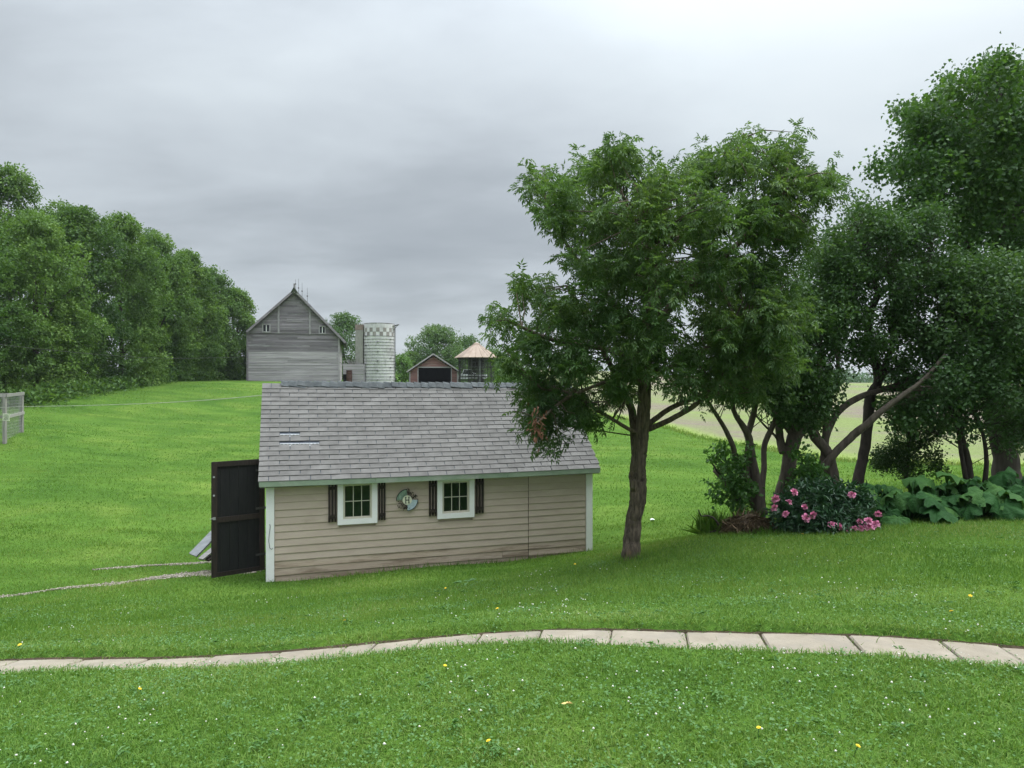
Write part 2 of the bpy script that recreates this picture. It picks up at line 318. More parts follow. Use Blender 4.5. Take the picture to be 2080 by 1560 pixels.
def grid_mesh(name, xs, ys, mat, smooth=True):
    X, Y = np.meshgrid(xs, ys); Z = ground(X.ravel(), Y.ravel())
    v = np.stack([X.ravel(), Y.ravel(), Z], 1); nx, ny = len(xs), len(ys)
    i = (np.arange(ny - 1)[:, None] * nx + np.arange(nx - 1)[None]).ravel()
    f = np.vstack([np.stack([i, i + 1, i + nx + 1], 1), np.stack([i, i + nx + 1, i + nx], 1)])
    o = tri_mesh(name, v, f, np.zeros(len(f)), mat); o.data.polygons.foreach_set('use_smooth', [True] * len(f)); return o
def lawn_mat():
    m = bpy.data.materials.new('lawn'); m.use_nodes = True; t = m.node_tree; b = t.nodes['Principled BSDF']
    geo = N(t, 'ShaderNodeNewGeometry'); p = geo.outputs['Position']
    a = noise(t, p, .38, 5, .6, .4); c = noise(t, p, 5., 6, .7, .3); e = noise(t, p, 38., 4, .7)
    col = ramp(t, a, [(.28, (.042, .096, .015)), (.5, (.066, .130, .020)), (.72, (.104, .162, .030))])
    k = ramp(t, c, [(.3, (.78, .78, .78)), (.7, (1.15, 1.15, 1.1))]); k2 = ramp(t, e, [(.3, (.6, .6, .6)), (.7, (1.3, 1.3, 1.3))])
    mow = noise(t, p, 1.0, 3, .5, .6, scl=(.16, 1.1, 1), rot=(0, 0, .35)); mk = ramp(t, mow, [(.35, (.84, .86, .84)), (.65, (1.14, 1.10, 1.12))])
    m0 = N(t, 'ShaderNodeMix', data_type='RGBA', blend_type='MULTIPLY'); m0.inputs[0].default_value = 1.; t.links.new(col, m0.inputs[6]); t.links.new(mk, m0.inputs[7]); col = m0.outputs[2]
    m1 = N(t, 'ShaderNodeMix', data_type='RGBA', blend_type='MULTIPLY'); m1.inputs[0].default_value = .8; t.links.new(col, m1.inputs[6]); t.links.new(k, m1.inputs[7])
    m2 = N(t, 'ShaderNodeMix', data_type='RGBA', blend_type='MULTIPLY'); m2.inputs[0].default_value = .8; t.links.new(m1.outputs[2], m2.inputs[6]); t.links.new(k2, m2.inputs[7])
    t.links.new(m2.outputs[2], b.inputs['Base Color']); setin(b, Roughness=1.); b.inputs['Specular IOR Level'].default_value = .05
    bp = N(t, 'ShaderNodeBump'); setin(bp, Strength=.45, Distance=.05); t.links.new(c, bp.inputs['Height'])
    bp2 = N(t, 'ShaderNodeBump'); setin(bp2, Strength=.6, Distance=.03); t.links.new(e, bp2.inputs['Height']); t.links.new(bp.outputs[0], bp2.inputs['Normal'])
    t.links.new(bp2.outputs[0], b.inputs['Normal']); return m
MT['lawn'] = lawn_mat()
def axis(a, b, fine, far_lo, far_hi, g=1.16):
    c = list(np.arange(a, b, fine)); s_ = fine; q = b
    while q < far_hi: c.append(q); s_ *= g; q += s_
    s_ = fine; q = a - fine; lo = []
    while q > far_lo: lo.append(q); s_ *= g; q -= s_
    return np.array(sorted(lo) + c)
lawn = tag(grid_mesh('lawn', axis(-6.5, 6.5, .09, -700, 700, 1.13), axis(2.3, 7.2, .055, -400, 900, 1.09), MT['lawn']), 'green mown lawn sloping down and up to the farmyard', 'lawn', kind='structure')

# ------------------------------------------------------------------ crop field beyond the lawn
def field_mat():
    m = bpy.data.materials.new('crop_field'); m.use_nodes = True; t = m.node_tree; b = t.nodes['Principled BSDF']
    geo = N(t, 'ShaderNodeNewGeometry'); p = geo.outputs['Position']; an = N(t, 'ShaderNodeAttribute', attribute_name='rnd')
    big = noise(t, p, .07, 3, .5, .4, loc=(2, 1, 0)); mid = noise(t, p, .8, 5, .65, .2, scl=(.35, 1.6, 1)); fine = noise(t, p, 7., 4, .7, scl=(.6, 1.5, 1))
    soil = ramp(t, fine, [(.3, (.13, .105, .085)), (.7, (.24, .20, .165))]); crop = ramp(t, fine, [(.3, (.135, .175, .06)), (.7, (.205, .245, .095))])
    f = math_n(t, 'ADD', math_n(t, 'MULTIPLY', mid, .7), math_n(t, 'MULTIPLY', big, .9))
    fm = ramp(t, f, [(.62, (0, 0, 0)), (.92, (1, 1, 1))])
    mm = N(t, 'ShaderNodeMix', data_type='RGBA'); t.links.new(fm, mm.inputs[0]); t.links.new(soil, mm.inputs[6]); t.links.new(crop, mm.inputs[7])
    edge = ramp(t, math_n(t, 'ADD', an.outputs['Fac'], math_n(t, 'MULTIPLY', mid, .06)), [(.03, (1, 1, 1)), (.14, (0, 0, 0))])
    yg = ramp(t, fine, [(.3, (.16, .25, .045)), (.7, (.26, .34, .08))])
    m2 = N(t, 'ShaderNodeMix', data_type='RGBA'); t.links.new(edge, m2.inputs[0]); t.links.new(mm.outputs[2], m2.inputs[6]); t.links.new(yg, m2.inputs[7])
    t.links.new(m2.outputs[2], b.inputs['Base Color']); setin(b, Roughness=1.); b.inputs['Specular IOR Level'].default_value = .05
    bp = N(t, 'ShaderNodeBump'); setin(bp, Strength=.9, Distance=.12); t.links.new(fine, bp.inputs['Height']); t.links.new(bp.outputs[0], b.inputs['Normal']); return m
FB = smooth_line([P(*q)[:2] for q in [(1090,812,56),(1180,832,47),(1300,858,40),(1420,893,33.5),(1560,918,28.5),(1700,936,26),(2080,950,24),(2600,960,22),(3600,970,20)]], 12)
ks = 1 + np.geomspace(.012, 7, 80) - .012
nb = len(FB); bx = np.concatenate([FB[:, 0] * k + .12 * np.sin(np.arange(nb) * 1.7) for k in ks]); by = np.concatenate([FB[:, 1] * k + .25 * np.sin(np.arange(nb) * 2.3 + 1) for k in ks])
fz = base_h(bx, by) + np.repeat(np.minimum(.06, -.05 + (ks - 1) * 2.2), nb); ii = (np.arange(len(ks) - 1)[:, None] * nb + np.arange(nb - 1)[None]).ravel()
ff = np.vstack([np.stack([ii, ii + 1, ii + nb + 1], 1), np.stack([ii, ii + nb + 1, ii + nb], 1)])
rr = np.repeat((ks[:-1] - 1), nb - 1); rr = np.concatenate([rr, rr])
MT['field'] = field_mat()
fld = tag(tri_mesh('crop_field', np.stack([bx, by, fz], 1), ff, rr, MT['field']), 'pale brown and green sown field rising to the horizon', 'field', kind='structure')
fld.data.polygons.foreach_set('use_smooth', [True] * len(ff))

# ------------------------------------------------------------------ path of slabs
def bh1(x, y): return float(base_h(np.array([x]), np.array([y]))[0])
pth = MB(); n = len(PATH)
for i in range(n - 1):
    a, b = PATH[i], PATH[i + 1]; dv = nrm(b - a); pn = np.array([-dv[1], dv[0]]) * (PW + .02)
    q = [a - pn, b - pn, b + pn, a + pn]; pth.add([(x, y, bh1(x, y) - .046) for x, y in q], [(0, 1, 2, 3)])
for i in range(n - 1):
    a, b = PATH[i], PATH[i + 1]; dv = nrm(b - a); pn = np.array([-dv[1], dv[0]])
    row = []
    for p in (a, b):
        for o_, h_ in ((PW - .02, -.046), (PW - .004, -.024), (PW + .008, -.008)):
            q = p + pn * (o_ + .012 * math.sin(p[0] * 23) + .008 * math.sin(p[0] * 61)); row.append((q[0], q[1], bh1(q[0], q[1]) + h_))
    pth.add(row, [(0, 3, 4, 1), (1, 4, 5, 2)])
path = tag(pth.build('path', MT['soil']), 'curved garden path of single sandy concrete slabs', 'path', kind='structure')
def path_at_px(px):
    k = np.argmin(np.abs(PATH[:, 0] / PATH[:, 1] * F + CX - px)); return k
seg = np.concatenate([[0], np.cumsum(np.linalg.norm(np.diff(PATH, axis=0), axis=1))])
def s_at_px(px):
    q = PATH[:, 0] / PATH[:, 1] * F + CX; return np.interp(px, q, seg)
joints = list(np.arange(s_at_px(690), -.01, -.53)[::-1]) + [s_at_px(p) for p in (750, 845, 970, 1095, 1240, 1395, 1555, 1740, 1935, 2062)]
joints += [joints[-1] + .57 * k for k in (1, 2)]
def pt_s(s): return np.array([np.interp(s, seg, PATH[:, 0]), np.interp(s, seg, PATH[:, 1])])
for a, b in zip(joints[:-1], joints[1:]):
    if b - a < .1: continue
    mb = MB(); g1 = random.uniform(.003, .009); tilt = random.uniform(-.008, .008); top = []; m_ = 7
    for s_, side in [(x, -1) for x in np.linspace(a + g1, b - g1, m_)] + [(x, 1) for x in np.linspace(b - g1, a + g1, m_)]:
        c = pt_s(s_); t_ = nrm(pt_s(s_ + .02) - pt_s(s_ - .02)); nn = np.array([-t_[1], t_[0]])
        endk = min(s_ - a - g1, b - g1 - s_); ww = PW * (1 - .05 * math.exp(-endk / .02)) + random.uniform(-.006, .006)
        top.append(c + nn * side * ww)
    mid_ = pt_s((a + b) / 2); z0 = bh1(*mid_) - .020 + random.uniform(-.004, .004); k = len(top)
    tv = nrm(pt_s(b) - pt_s(a)); nv_ = np.array([-tv[1], tv[0]]); gx = (bh1(*pt_s(b)) - bh1(*pt_s(a))) / (b - a); gn = (bh1(*(mid_ + nv_ * .2)) - bh1(*(mid_ - nv_ * .2))) / .4
    def zz(x, y):
        q_ = np.array([x, y]) - mid_; return z0 + (q_ @ tv) * gx + (q_ @ nv_) * (gn + tilt * 2)
    cen = np.mean(top, 0); ins = [cen + (p - cen) * .965 for p in top]
    vs = [(x, y, zz(x, y) - .05) for x, y in top] + [(x, y, zz(x, y) - .010) for x, y in top] + [(x, y, zz(x, y)) for x, y in ins]
    fs = [tuple(range(2 * k, 3 * k))] + [(i + o, (i + 1) % k + o, (i + 1) % k + o + k, i + o + k) for o in (0, k) for i in range(k)]
    mb.add(vs, fs); mb.build('paving_slab', MT['concrete'], path)

# ------------------------------------------------------------------ shed frame of reference
TH = math.radians(17.8); cs, sn = math.cos(TH), math.sin(TH)
class Frame:
    """vertical plane through a photo point at a distance, turned by th about z: local x along, y back, z up"""
    def __init__(s, px, py, d, th): s.o = P(px, py, d); s.th = th; s.c = math.cos(th); s.s = math.sin(th)
    def uw(s, px, py, v=0.):
        q = (px - CX) / F; X0 = s.o[0] - s.s * v; Y0 = s.o[1] + s.c * v
        u = (q * Y0 - X0) / (s.c - q * s.s); d = Y0 + u * s.s
        return u, (CY - py) / F * d + CAMZ - s.o[2]
    def world(s, u, v, w): return V(s.o[0] + s.c * u - s.s * v, s.o[1] + s.s * u + s.c * v, s.o[2] + w)
    def local(s, p):
        d = np.asarray(p) - s.o; return V(d[0] * s.c + d[1] * s.s, -d[0] * s.s + d[1] * s.c, d[2])
E0 = P(525, 976, 11.0)
OV, OL = .14, .12
cor = E0 + V(cs * OL - sn * OV, sn * OL + cs * OV, 0); BASEZ = -3.24 + CAMZ
SF = Frame(0, 0, 1, TH); SF.o = V(cor[0], cor[1], BASEZ)
EW = E0[2] - BASEZ                     # roof surface height at the eave
LW, RUN, RISE = 5.74, 1.75, 1.575      # wall length, half depth with overhang, rise
DP = 2 * (RUN - OV)
shed = thing('garden_shed', tuple(SF.o), 'low tan clapboard shed with grey shingle roof and two white framed windows', 'shed', TH)
slope = math.atan2(RISE, RUN); ct, st = math.cos(slope), math.sin(slope); tanp = RISE / RUN
wl = MB(); WTOP = EW + OV * tanp - .10
wl.span(V(.02, .02, -.3), V(LW - .02, .06, WTOP)); wl.span(V(.02, DP - .06, -.3), V(LW - .02, DP - .02, WTOP))
gab = [(0, 0)]
wl.prism([(0, -.3), (DP, -.3), (DP, WTOP), (DP / 2, WTOP + DP / 2 * tanp), (0, WTOP)], 0, .05)
# the two gable walls: rotate the prism so that its profile runs along the depth
def gable(u0, u1):
    m = MB(); poly = [(.06, -.3), (DP - .06, -.3), (DP - .06, WTOP), (DP / 2, WTOP + (DP / 2) * tanp - .03), (.06, WTOP)]
    n_ = len(poly); vs = [(u0, a, b) for a, b in poly] + [(u1, a, b) for a, b in poly]
    m.add(vs, [tuple(range(n_ - 1, -1, -1)), tuple(range(n_, 2 * n_))] + [(i, (i + 1) % n_, (i + 1) % n_ + n_, i + n_) for i in range(n_)]); return m
wl = MB(); wl.span(V(.02, .025, -.3), V(LW - .02, .06, WTOP)); wl.span(V(.02, DP - .06, -.3), V(LW - .02, DP - .02, WTOP))
wl.build('wall', MT['tan'], shed); gable(.02, .06).build('gable_wall', MT['tan'], shed); gable(LW - .06, LW - .02).build('gable_wall', MT['tan'], shed)
# windows and where boards must stop
WINPX = [(685.5, 766, 974, 1068), (887.5, 962.5, 969, 1056)]
WR = []
for a, b, c, d in WINPX:
    u0, w1 = SF.uw(a, (c + 0), 0); _, w0 = SF.uw(a, d, 0); u1, w1b = SF.uw(b, c - 5, 0); _, w0b = SF.uw(b, d - 9, 0)
    WR.append((u0, u1, (w0 + w0b) / 2, (w1 + w1b) / 2))
pitch = .1185; JU = SF.uw(1073, 1050)[0]; row = 0; z = -.12
while z < WTOP - .01:
    top_ = min(z + pitch, WTOP)
    cuts = [.115, JU, LW - .115]
    if z < .05: cuts = [.115, SF.uw(855, 1140)[0], JU, LW - .115]
    elif z < .2: cuts = [.115, SF.uw(1020, 1120)[0], JU, LW - .115]
    for a, b in zip(cuts[:-1], cuts[1:]):
        spans = [(a, b)]
        for (u0, u1, w0, w1) in WR:
            if top_ > w0 + .03 and z < w1 - .03:
                spans = [q for s_ in spans for q in ([(s_[0], min(s_[1], u0 + .03)), (max(s_[0], u1 - .03), s_[1])] if s_[0] < u1 and s_[1] > u0 else [s_]) if q[1] - q[0] > .03]
        for p, q in spans:
            m = MB(); j = random.uniform(-.0015, .0015); dz = random.uniform(-.003, .003); p2, q2 = p + .002, q - .002
            y0, y1, y2 = -.002 + j, -.0105 + j, .03
            prof = [(y0 + .002, top_ + .006), (y1, z + .007 + dz), (y1 + .002, z + dz), (y2, z), (y2, top_ + .006)]
            ns = max(2, int((q2 - p2) / .6)); us = np.linspace(p2, q2, ns + 1); vs = []
            for u in us:
                wv = random.uniform(-.0015, .0015) + (.01 * math.sin(u * 1.1) if row else 0)
                vs += [(u, a_, b_ + wv * (.4 if a_ < 0 else 0)) for a_, b_ in prof]
            fs = [(i * 5 + k, (i + 1) * 5 + k, (i + 1) * 5 + (k + 1) % 5, i * 5 + (k + 1) % 5) for i in range(ns) for k in range(5)] + [(0, 1, 2, 3, 4), tuple(ns * 5 + k for k in (4, 3, 2, 1, 0))]
            m.add(vs, fs); m.build('siding_board', MT['tan_low'] if z < .34 else MT['tan'], shed)
    z += pitch; row += 1
m = MB(); m.span(V(JU - .003, -.0125, -.1), V(JU + .003, .0, WTOP)); m.build('joint_strip', MT['dark_brown'], shed)
for u0, wd in ((0, .115), (LW - .115, .115)):
    m = MB(); m.span(V(u0, -.028, -.15), V(u0 + wd, .03, WTOP)); o_ = m.build('corner_board', MT['white'], shed)
    m = MB(); ux = u0 if u0 == 0 else LW; m.span(V(ux - .012, -.024, -.15), V(ux + .012, .10, WTOP)); m.build('corner_board', MT['white'], shed)
m = MB(); hk = [SF.uw(a, b) for a, b in ((548, 1064), (549, 1068), (547, 1085), (546, 1098), (548, 1112), (552, 1115), (554, 1112))]
m.tube([(u, -.036, w) for u, w in hk], [.004] * 7, 5); m.build('wire_hook', MT['darkmetal'], shed)
def frame_rect(mb, u0, u1, w0, w1, t, y0, y1):
    mb.span(V(u0, y0, w0), V(u0 + t, y1, w1)); mb.span(V(u1 - t, y0, w0), V(u1, y1, w1))
    mb.span(V(u0 + t, y0, w1 - t), V(u1 - t, y1, w1)); mb.span(V(u0 + t, y0, w0), V(u1 - t, y1, w0 + t))
for (u0, u1, w0, w1) in WR:
    win = bpy.data.objects.new('window', None); link(win, shed); win.empty_display_size = .1
    t = .088
    for a, b in ((V(u0, -.042, w0), V(u0 + t, .02, w1)), (V(u1 - t, -.042, w0), V(u1, .02, w1)), (V(u0 + t, -.040, w1 - t), V(u1 - t, .02, w1)), (V(u0 + t, -.040, w0), V(u1 - t, .02, w0 + t))):
        m = MB(); m.span(a, b); m.build('casing', MT['white'], win)
    a0, a1, b0, b1 = u0 + t, u1 - t, w0 + t, w1 - t
    m = MB(); frame_rect(m, a0 + .001, a1 - .001, b0 + .001, b1 - .001, .020, -.030, .02); m.build('frame', MT['sash'], win)
    a0 += .020; a1 -= .020; b0 += .020; b1 -= .020
    m = MB(); frame_rect(m, a0 + .001, a1 - .001, b0 + .001, b1 - .001, .013, -.016, .02); m.build('sash', MT['sash'], win)
    a0 += .013; a1 -= .013; b0 += .013; b1 -= .013
    for k in (1, 2):
        m = MB(); uu = a0 + (a1 - a0) * k / 3; m.span(V(uu - .006, -.006, b0), V(uu + .006, .012, b1)); m.build('muntin', MT['sash'], win)
    m = MB(); wm = (b0 + b1) / 2; m.span(V(a0, -.0045, wm - .006), V(a1, .011, wm + .006)); m.build('muntin', MT['sash'], win)
    for i in range(3):
        for j in range(2):
            m = MB(); p0 = a0 + (a1 - a0) * i / 3 + .004; p1 = a0 + (a1 - a0) * (i + 1) / 3 - .004; q0 = b0 + (b1 - b0) * j / 2 + .004; q1 = b0 + (b1 - b0) * (j + 1) / 2 - .004
            m.span(V(p0, .004, q0), V(p1, .009, q1)); m.build('pane', MT['glass'], win)
# shutters
SHPX = [(666, 684, 979, 1061), (767.5, 783, 977, 1056), (870, 887, 973, 1048), (964.5, 982, 969.5, 1043)]
for a, b, c, d in SHPX:
    u0, w1 = SF.uw(a, c); _, w0 = SF.uw(a, d); u1, _ = SF.uw(b, c); sh = bpy.data.objects.new('shutter', None); link(sh, shed); sh.empty_display_size = .1
    u0 += .006; u1 -= .004; wd = (u1 - u0); sw = wd * .25
    for k in range(3):
        uu = u0 + k * (wd - sw) / 2; m = MB(); j = random.uniform(-.006, .006); m.span(V(uu, -.034, w0 + j), V(uu + sw, -.020, min(w1 + j, WTOP - .005))); m.build('slat', MT['dark_brown'], sh)
    for ww in (w0 + .09, w1 - .10):
        m = MB(); m.span(V(u0, -.046, ww - .028), V(u1, -.0345, ww + .028)); m.build('batten', MT['dark_brown'], sh)
# roof: deck, fascia, rakes, shingles
RL = LW + 2 * OL + .02
def roofpt(u, s, h=0.): # s = distance up the slope from the eave edge, h above the deck; a little sag
    sag = -.018 * math.sin(math.pi * min(max((u + OL) / RL, 0), 1)) - .03 * max(0, (u + OL) / RL) * (s / math.hypot(RUN, RISE))
    return (u, -OV + s * ct - h * st, EW - .02 + s * st + h * ct + sag)
SL = math.hypot(RUN, RISE)
m = MB(); us = np.linspace(-OL + .01, LW + OL - .01, 13); vs = []; fs = []
for u in us: vs += [roofpt(u, .005, 0), roofpt(u, SL, 0), (u, 2 * (RUN - OV) + OV, EW - .02), roofpt(u, .005, -.03), roofpt(u, SL - .02, -.04), (u, 2 * (RUN - OV) + OV, EW - .05)]
for i in range(12):
    a = i * 6; b = a + 6; fs += [(a, b, b + 1, a + 1), (a + 1, b + 1, b + 2, a + 2), (a + 3, a + 4, b + 4, b + 3), (a + 4, a + 5, b + 5, b + 4), (a, a + 3, b + 3, b), (a + 2, b + 2, b + 5, a + 5)]
fs += [(0, 1, 4, 3), (1, 2, 5, 4), (72, 75, 76, 73), (73, 76, 77, 74)]
m.add(vs, fs); roof = m.build('roof', MT['felt'], shed)
for a, b in ((-OL + .01, SF.uw(760, 970)[0]), (SF.uw(760, 970)[0] + .003, SF.uw(1025, 960)[0]), (SF.uw(1025, 960)[0] + .003, LW + OL - .01)):
    m = MB(); pa, pb = roofpt(a, 0), roofpt(b, 0); m.bar((a, -OV - .004, pa[2] - .045), (b, -OV - .004, pb[2] - .045), .022, .082); m.build('fascia', MT['green_trim'], shed)
m = MB(); m.span(V(-OL + .02, -OV + .012, EW - .125), V(LW + OL - .02, .02, EW - .11)); m.build('soffit', MT['raw'], shed)
for u in (-OL + .012, LW + OL - .012):
    m = MB(); p = roofpt(u, .02, -.075); q = roofpt(u, SL - .03, -.075); m.bar(p, q, .02, .075, up=(0, -st, ct)); m.build('rake_board', MT['green_trim'], shed)
    m = MB(); m.bar((u, q[1] + .05, q[2] - .02), (u, DP + OV - .03, EW - .08), .02, .075); m.build('rake_board', MT['green_trim'], shed)
NC = 21; EXP = (SL - .04) / NC; TABW = RL / 18.55
def tab_mesh(wd, name):
    mb = MB(); g = .0065; h0, h1 = .004, .020; ln = EXP + .05
    vs = [(g, 0, h0), (wd - g, 0, h0), (wd - g, ln, .001), (g, ln, .001), (g, 0, h1), (wd - g, 0, h1), (wd - g, ln, .0035), (g, ln, .0035)]
    mb.add(vs, [(3, 2, 1, 0), (4, 5, 6, 7), (0, 1, 5, 4), (1, 2, 6, 5), (2, 3, 7, 6), (3, 0, 4, 7)]); return mb
tabs = [tab_mesh(TABW * random.uniform(.995, 1.0), 'shingle').mesh('shingle', MT['shingle']) for _ in range(3)]
MISS = []
for (px, py) in ((582, 882), (584, 899), (616, 899)):
    q = (px - CX) / F; best = None
    for s_ in np.linspace(.1, SL, 300):
        u_, v_, w_ = 0, *roofpt(0, s_)[1:]
        uu, ww = SF.uw(px, py, v_)
        if best is None or abs(ww - w_) < best[0]: best = (abs(ww - w_), uu, s_)
    MISS.append(best[1:])
far = MB(); REYE = Matrix.Rotation(slope, 4, 'X')
for r_ in range(NC):
    s0 = r_ * EXP - .012; off = (0 if r_ % 2 else .5) * TABW + random.uniform(-.008, .008); u = -OL - .012 - off
    while u < LW + OL:
        a = max(u, -OL - .012); b = min(u + TABW, LW + OL + .012)
        if b - a > .03:
            miss = any(abs((a + b) / 2 - mu) < TABW * .5 and abs(s0 + EXP / 2 - ms) < EXP * .5 for mu, ms in MISS)
            p = roofpt(a, s0)
            if miss:
                mm = MB()
                for k in range(5): mm.span(V(a + .02 + k * TABW / 5.2, 0, 0), V(a + .02 + k * TABW / 5.2 + .034, .012, .004))
                for i_, (x, y, zq) in enumerate(mm.v): mm.v[i_] = roofpt(x, s0 + .035 + y, .006 + zq)
                mm.build('sealant_strip', MT['ink'], shed)
                pp = MB(); pp.add([roofpt(a + .004, s0 + .002, .0045), roofpt(b - .004, s0 + .002, .0045), roofpt(b - .004, s0 + EXP * .62, .0045), roofpt(a + .004, s0 + EXP * .62, .0045)], [(0, 1, 2, 3)]); pp.build('bare_patch', MT['seal'], shed)
            elif r_ < 14:
                if b - a > TABW * .98: o = bpy.data.objects.new('shingle', random.choice(tabs))
                else: o = bpy.data.objects.new('shingle', tab_mesh(b - a, 'shingle').mesh('shingle', MT['shingle']))
                link(o, roof); o.location = (p[0], p[1], p[2]); o.rotation_euler = (slope, random.uniform(-.002, .002), random.uniform(-.006, .006))
                far_ = None
            else:
                t_ = tab_mesh(b - a, ''); far.add([REYE @ Vector(q) + Vector(p) for q in t_.v], t_.f)
        u += TABW
o = far.build('upper_shingles', MT['shingle_far'], roof); o['kind'] = 'stuff'
# ridge cap shingles, overlapping along the ridge
cap = MB(); e = .15; yy = .135
vs = []
for x, h in ((0, .050), (.30, .004)):
    vs += [(x, -yy * ct, -yy * st + h), (x, -.03, -.012 + h), (x, .0, .006 + h), (x, .03, -.012 + h), (x, yy * ct, -yy * st + h)]
fs = [(i, i + 1, i + 6, i + 5) for i in range(4)]; vs += [(x, y, zq - .006) for x, y, zq in vs]; fs += [(i + 11, i + 10, i + 15, i + 16) for i in range(4)]
fs += [(i + 10, i + 11, i + 1, i) for i in range(4)] + [(0, 5, 15, 10), (4, 14, 19, 9)]
cap.add(vs, fs); capm = cap.mesh('ridge_cap', MT['ridge']); x = -OL + .32
while x < LW + OL - .1:
    o = bpy.data.objects.new('ridge_cap', capm); link(o, shed); p = roofpt(x, SL, .0); o.location = (x, p[1], p[2] + .008 + random.uniform(-.004, .004)); o.rotation_euler = (random.uniform(-.08, .08), random.uniform(-.05, .03), random.uniform(-.12, .12)); x += .145
# open door on the left gable
hb = SF.local(P(538, 1155, 11.5)); ft = SF.local(P(430, 938, 11.0)); fb = SF.local(P(430, 1174, 11.0)); ht = SF.local(P(538, 930, 11.5))
door = bpy.data.objects.new('door', None); link(door, shed); door.empty_display_size = .1
dw = math.hypot(hb[0] - fb[0], hb[1] - fb[1]); dh = ((ft[2] - fb[2]) + (ht[2] - hb[2])) / 2
door.location = (fb[0], fb[1], (fb[2] + hb[2]) / 2 - .01); door.rotation_euler = (0, 0, math.atan2(hb[1] - fb[1], hb[0] - fb[0]))
nb_ = 6
for k in range(nb_):
    m = MB(); m.span(V(dw * k / nb_ + .002, .022, .01), V(dw * (k + 1) / nb_ - .002, .04, dh - .01)); m.build('plank', MT['black_wood'], door)
for a, b, nm in ((V(0, 0, 0), V(.085, .022, dh), 'stile'), (V(dw - .085, 0, 0), V(dw, .022, dh), 'stile'), (V(.087, .002, dh - .085), V(dw - .087, .022, dh), 'rail'), (V(.087, .002, dh * .47), V(dw - .087, .022, dh * .47 + .085), 'rail'), (V(.087, .002, 0), V(dw - .087, .022, .07), 'rail')):
    m = MB(); m.span(a, b); m.build(nm, MT['dark_brown'], door)
m = MB(); m.span(V(.012, -.02, dh * .50), V(.055, -.001, dh * .50 + .04)); m.tube([(-.03, -.012, dh * .5 + .02), (.03, -.012, dh * .5 + .02)], [.006] * 2, 6); m.build('latch', MT['wire'], door)
for zq in (dh * .87, dh * .71): 
    m = MB(); m.tube([(.03, -.012, zq), (.03, .0, zq)], [.017, .012], 7); m.build('bolt', MT['seal'], door)
for zq in (.25, dh * .55, dh - .2):
    m = MB(); m.span(V(dw - .15, -.008, zq), V(dw + .02, -.0005, zq + .035)); m.build('hinge', MT['darkmetal'], door)

# round ornament with the letter H hanging on the shed
uc, wc = SF.uw(826.5, 1015); op = SF.world(uc, -.03, wc); R0 = .185
orn = thing('wall_ornament', tuple(op), 'round wall ornament with letter H between the two shed windows', 'ornament', TH)
def sector(a0, a1, r0, r1, y0, y1, nseg=14):
    mb = MB(); A = [math.radians(a0 + (a1 - a0) * i / nseg) for i in range(nseg + 1)]
    poly = [(r0 * math.cos(a), r0 * math.sin(a)) for a in A][::-1] + [(r1 * math.cos(a), r1 * math.sin(a)) for a in A]
    n_ = len(poly); k = nseg + 1; vs = [(x, y0, zq) for x, zq in poly] + [(x, y1, zq) for x, zq in poly]
    for i in range(nseg):
        a, b, c, d = k - 1 - i, k - 2 - i, k + i + 1, k + i
        mb.add([], [])
        s_ = [vs[a], vs[b], vs[c], vs[d], vs[a + n_], vs[b + n_], vs[c + n_], vs[d + n_]]
        mb.add(s_, [(0, 1, 2, 3), (7, 6, 5, 4), (0, 4, 5, 1), (3, 2, 6, 7), (1, 5, 6, 2), (0, 3, 7, 4)])
    return mb
sector(92, 178, .075, R0 * .97, -.006, .003).build('leaf_print_panel', MT['leafmetal'], orn); sector(90, 182, R0 * .965, R0 * 1.02, -.010, .004).build('rim', MT['ink'], orn)
sector(272, 358, .075, R0 * .97, -.006, .003).build('enamel_panel', MT['enamel'], orn); sector(270, 362, R0 * .965, R0 * 1.02, -.010, .004).build('rim', MT['ink'], orn)
for a0 in (2, 182):
    m = MB()
    for k in range(16):
        a = math.radians(a0 + random.uniform(2, 84)); r1 = random.uniform(.12, .19); r0 = .07
        p0 = V(r0 * math.cos(a), -.004, r0 * math.sin(a)); p1 = V(r1 * math.cos(a + .15), random.uniform(-.02, -.004), r1 * math.sin(a + .15))
        m.tube([p0, (p0 + p1) / 2 + RNG.normal(0, .008, 3), p1], [.0022, .002, .0015], 4, caps=False)
        for j in range(3):
            q = p1 + RNG.normal(0, .012, 3) * V(1, .3, 1); m.box(q, (.011, .008, .011), Matrix.Rotation(random.random() * 3, 3, 'Y'))
    m.build('berry_spray', MT['dark_brown'], orn)
sector(0, 360, .0, .080, -.014, -.002, 28).build('disc', MT['cream'], orn)
m = MB()
for a, b in (((-.034, -.050), (-.020, .050)), ((.020, -.050), (.034, .050)), ((-.020, -.007), (.020, .007)), ((-.042, .046), (-.012, .056)), ((.012, .046), (.042, .056)), ((-.042, -.056), (-.012, -.046)), ((.012, -.056), (.042, -.046))):
    m.span(V(a[0], -.018, a[1]), V(b[0], -.0135, b[1]))
m.build('letter', MT['ink'], orn)

# grey boards leaning behind the open door
lb = on_ground(392, 11.9)
lean = thing('leaning_boards', tuple(lb), 'grey weathered boards lying tilted behind the open shed door', 'boards')
for k, (q0, q1, wd) in enumerate(((P(392, 1128, 11.7), P(448, 1070, 12.1), .20), (P(408, 1136, 11.55), P(470, 1086, 12.1), .12), (P(420, 1138, 11.6), P(480, 1100, 12.1), .10))):
    m = MB(); m.bar(q0 - lb, q1 - lb, wd, .03, up=(-.35, -.75, .6)); m.build('board', (MT['pale_board'], MT['raw'], MT['dark_brown'])[k], lean)

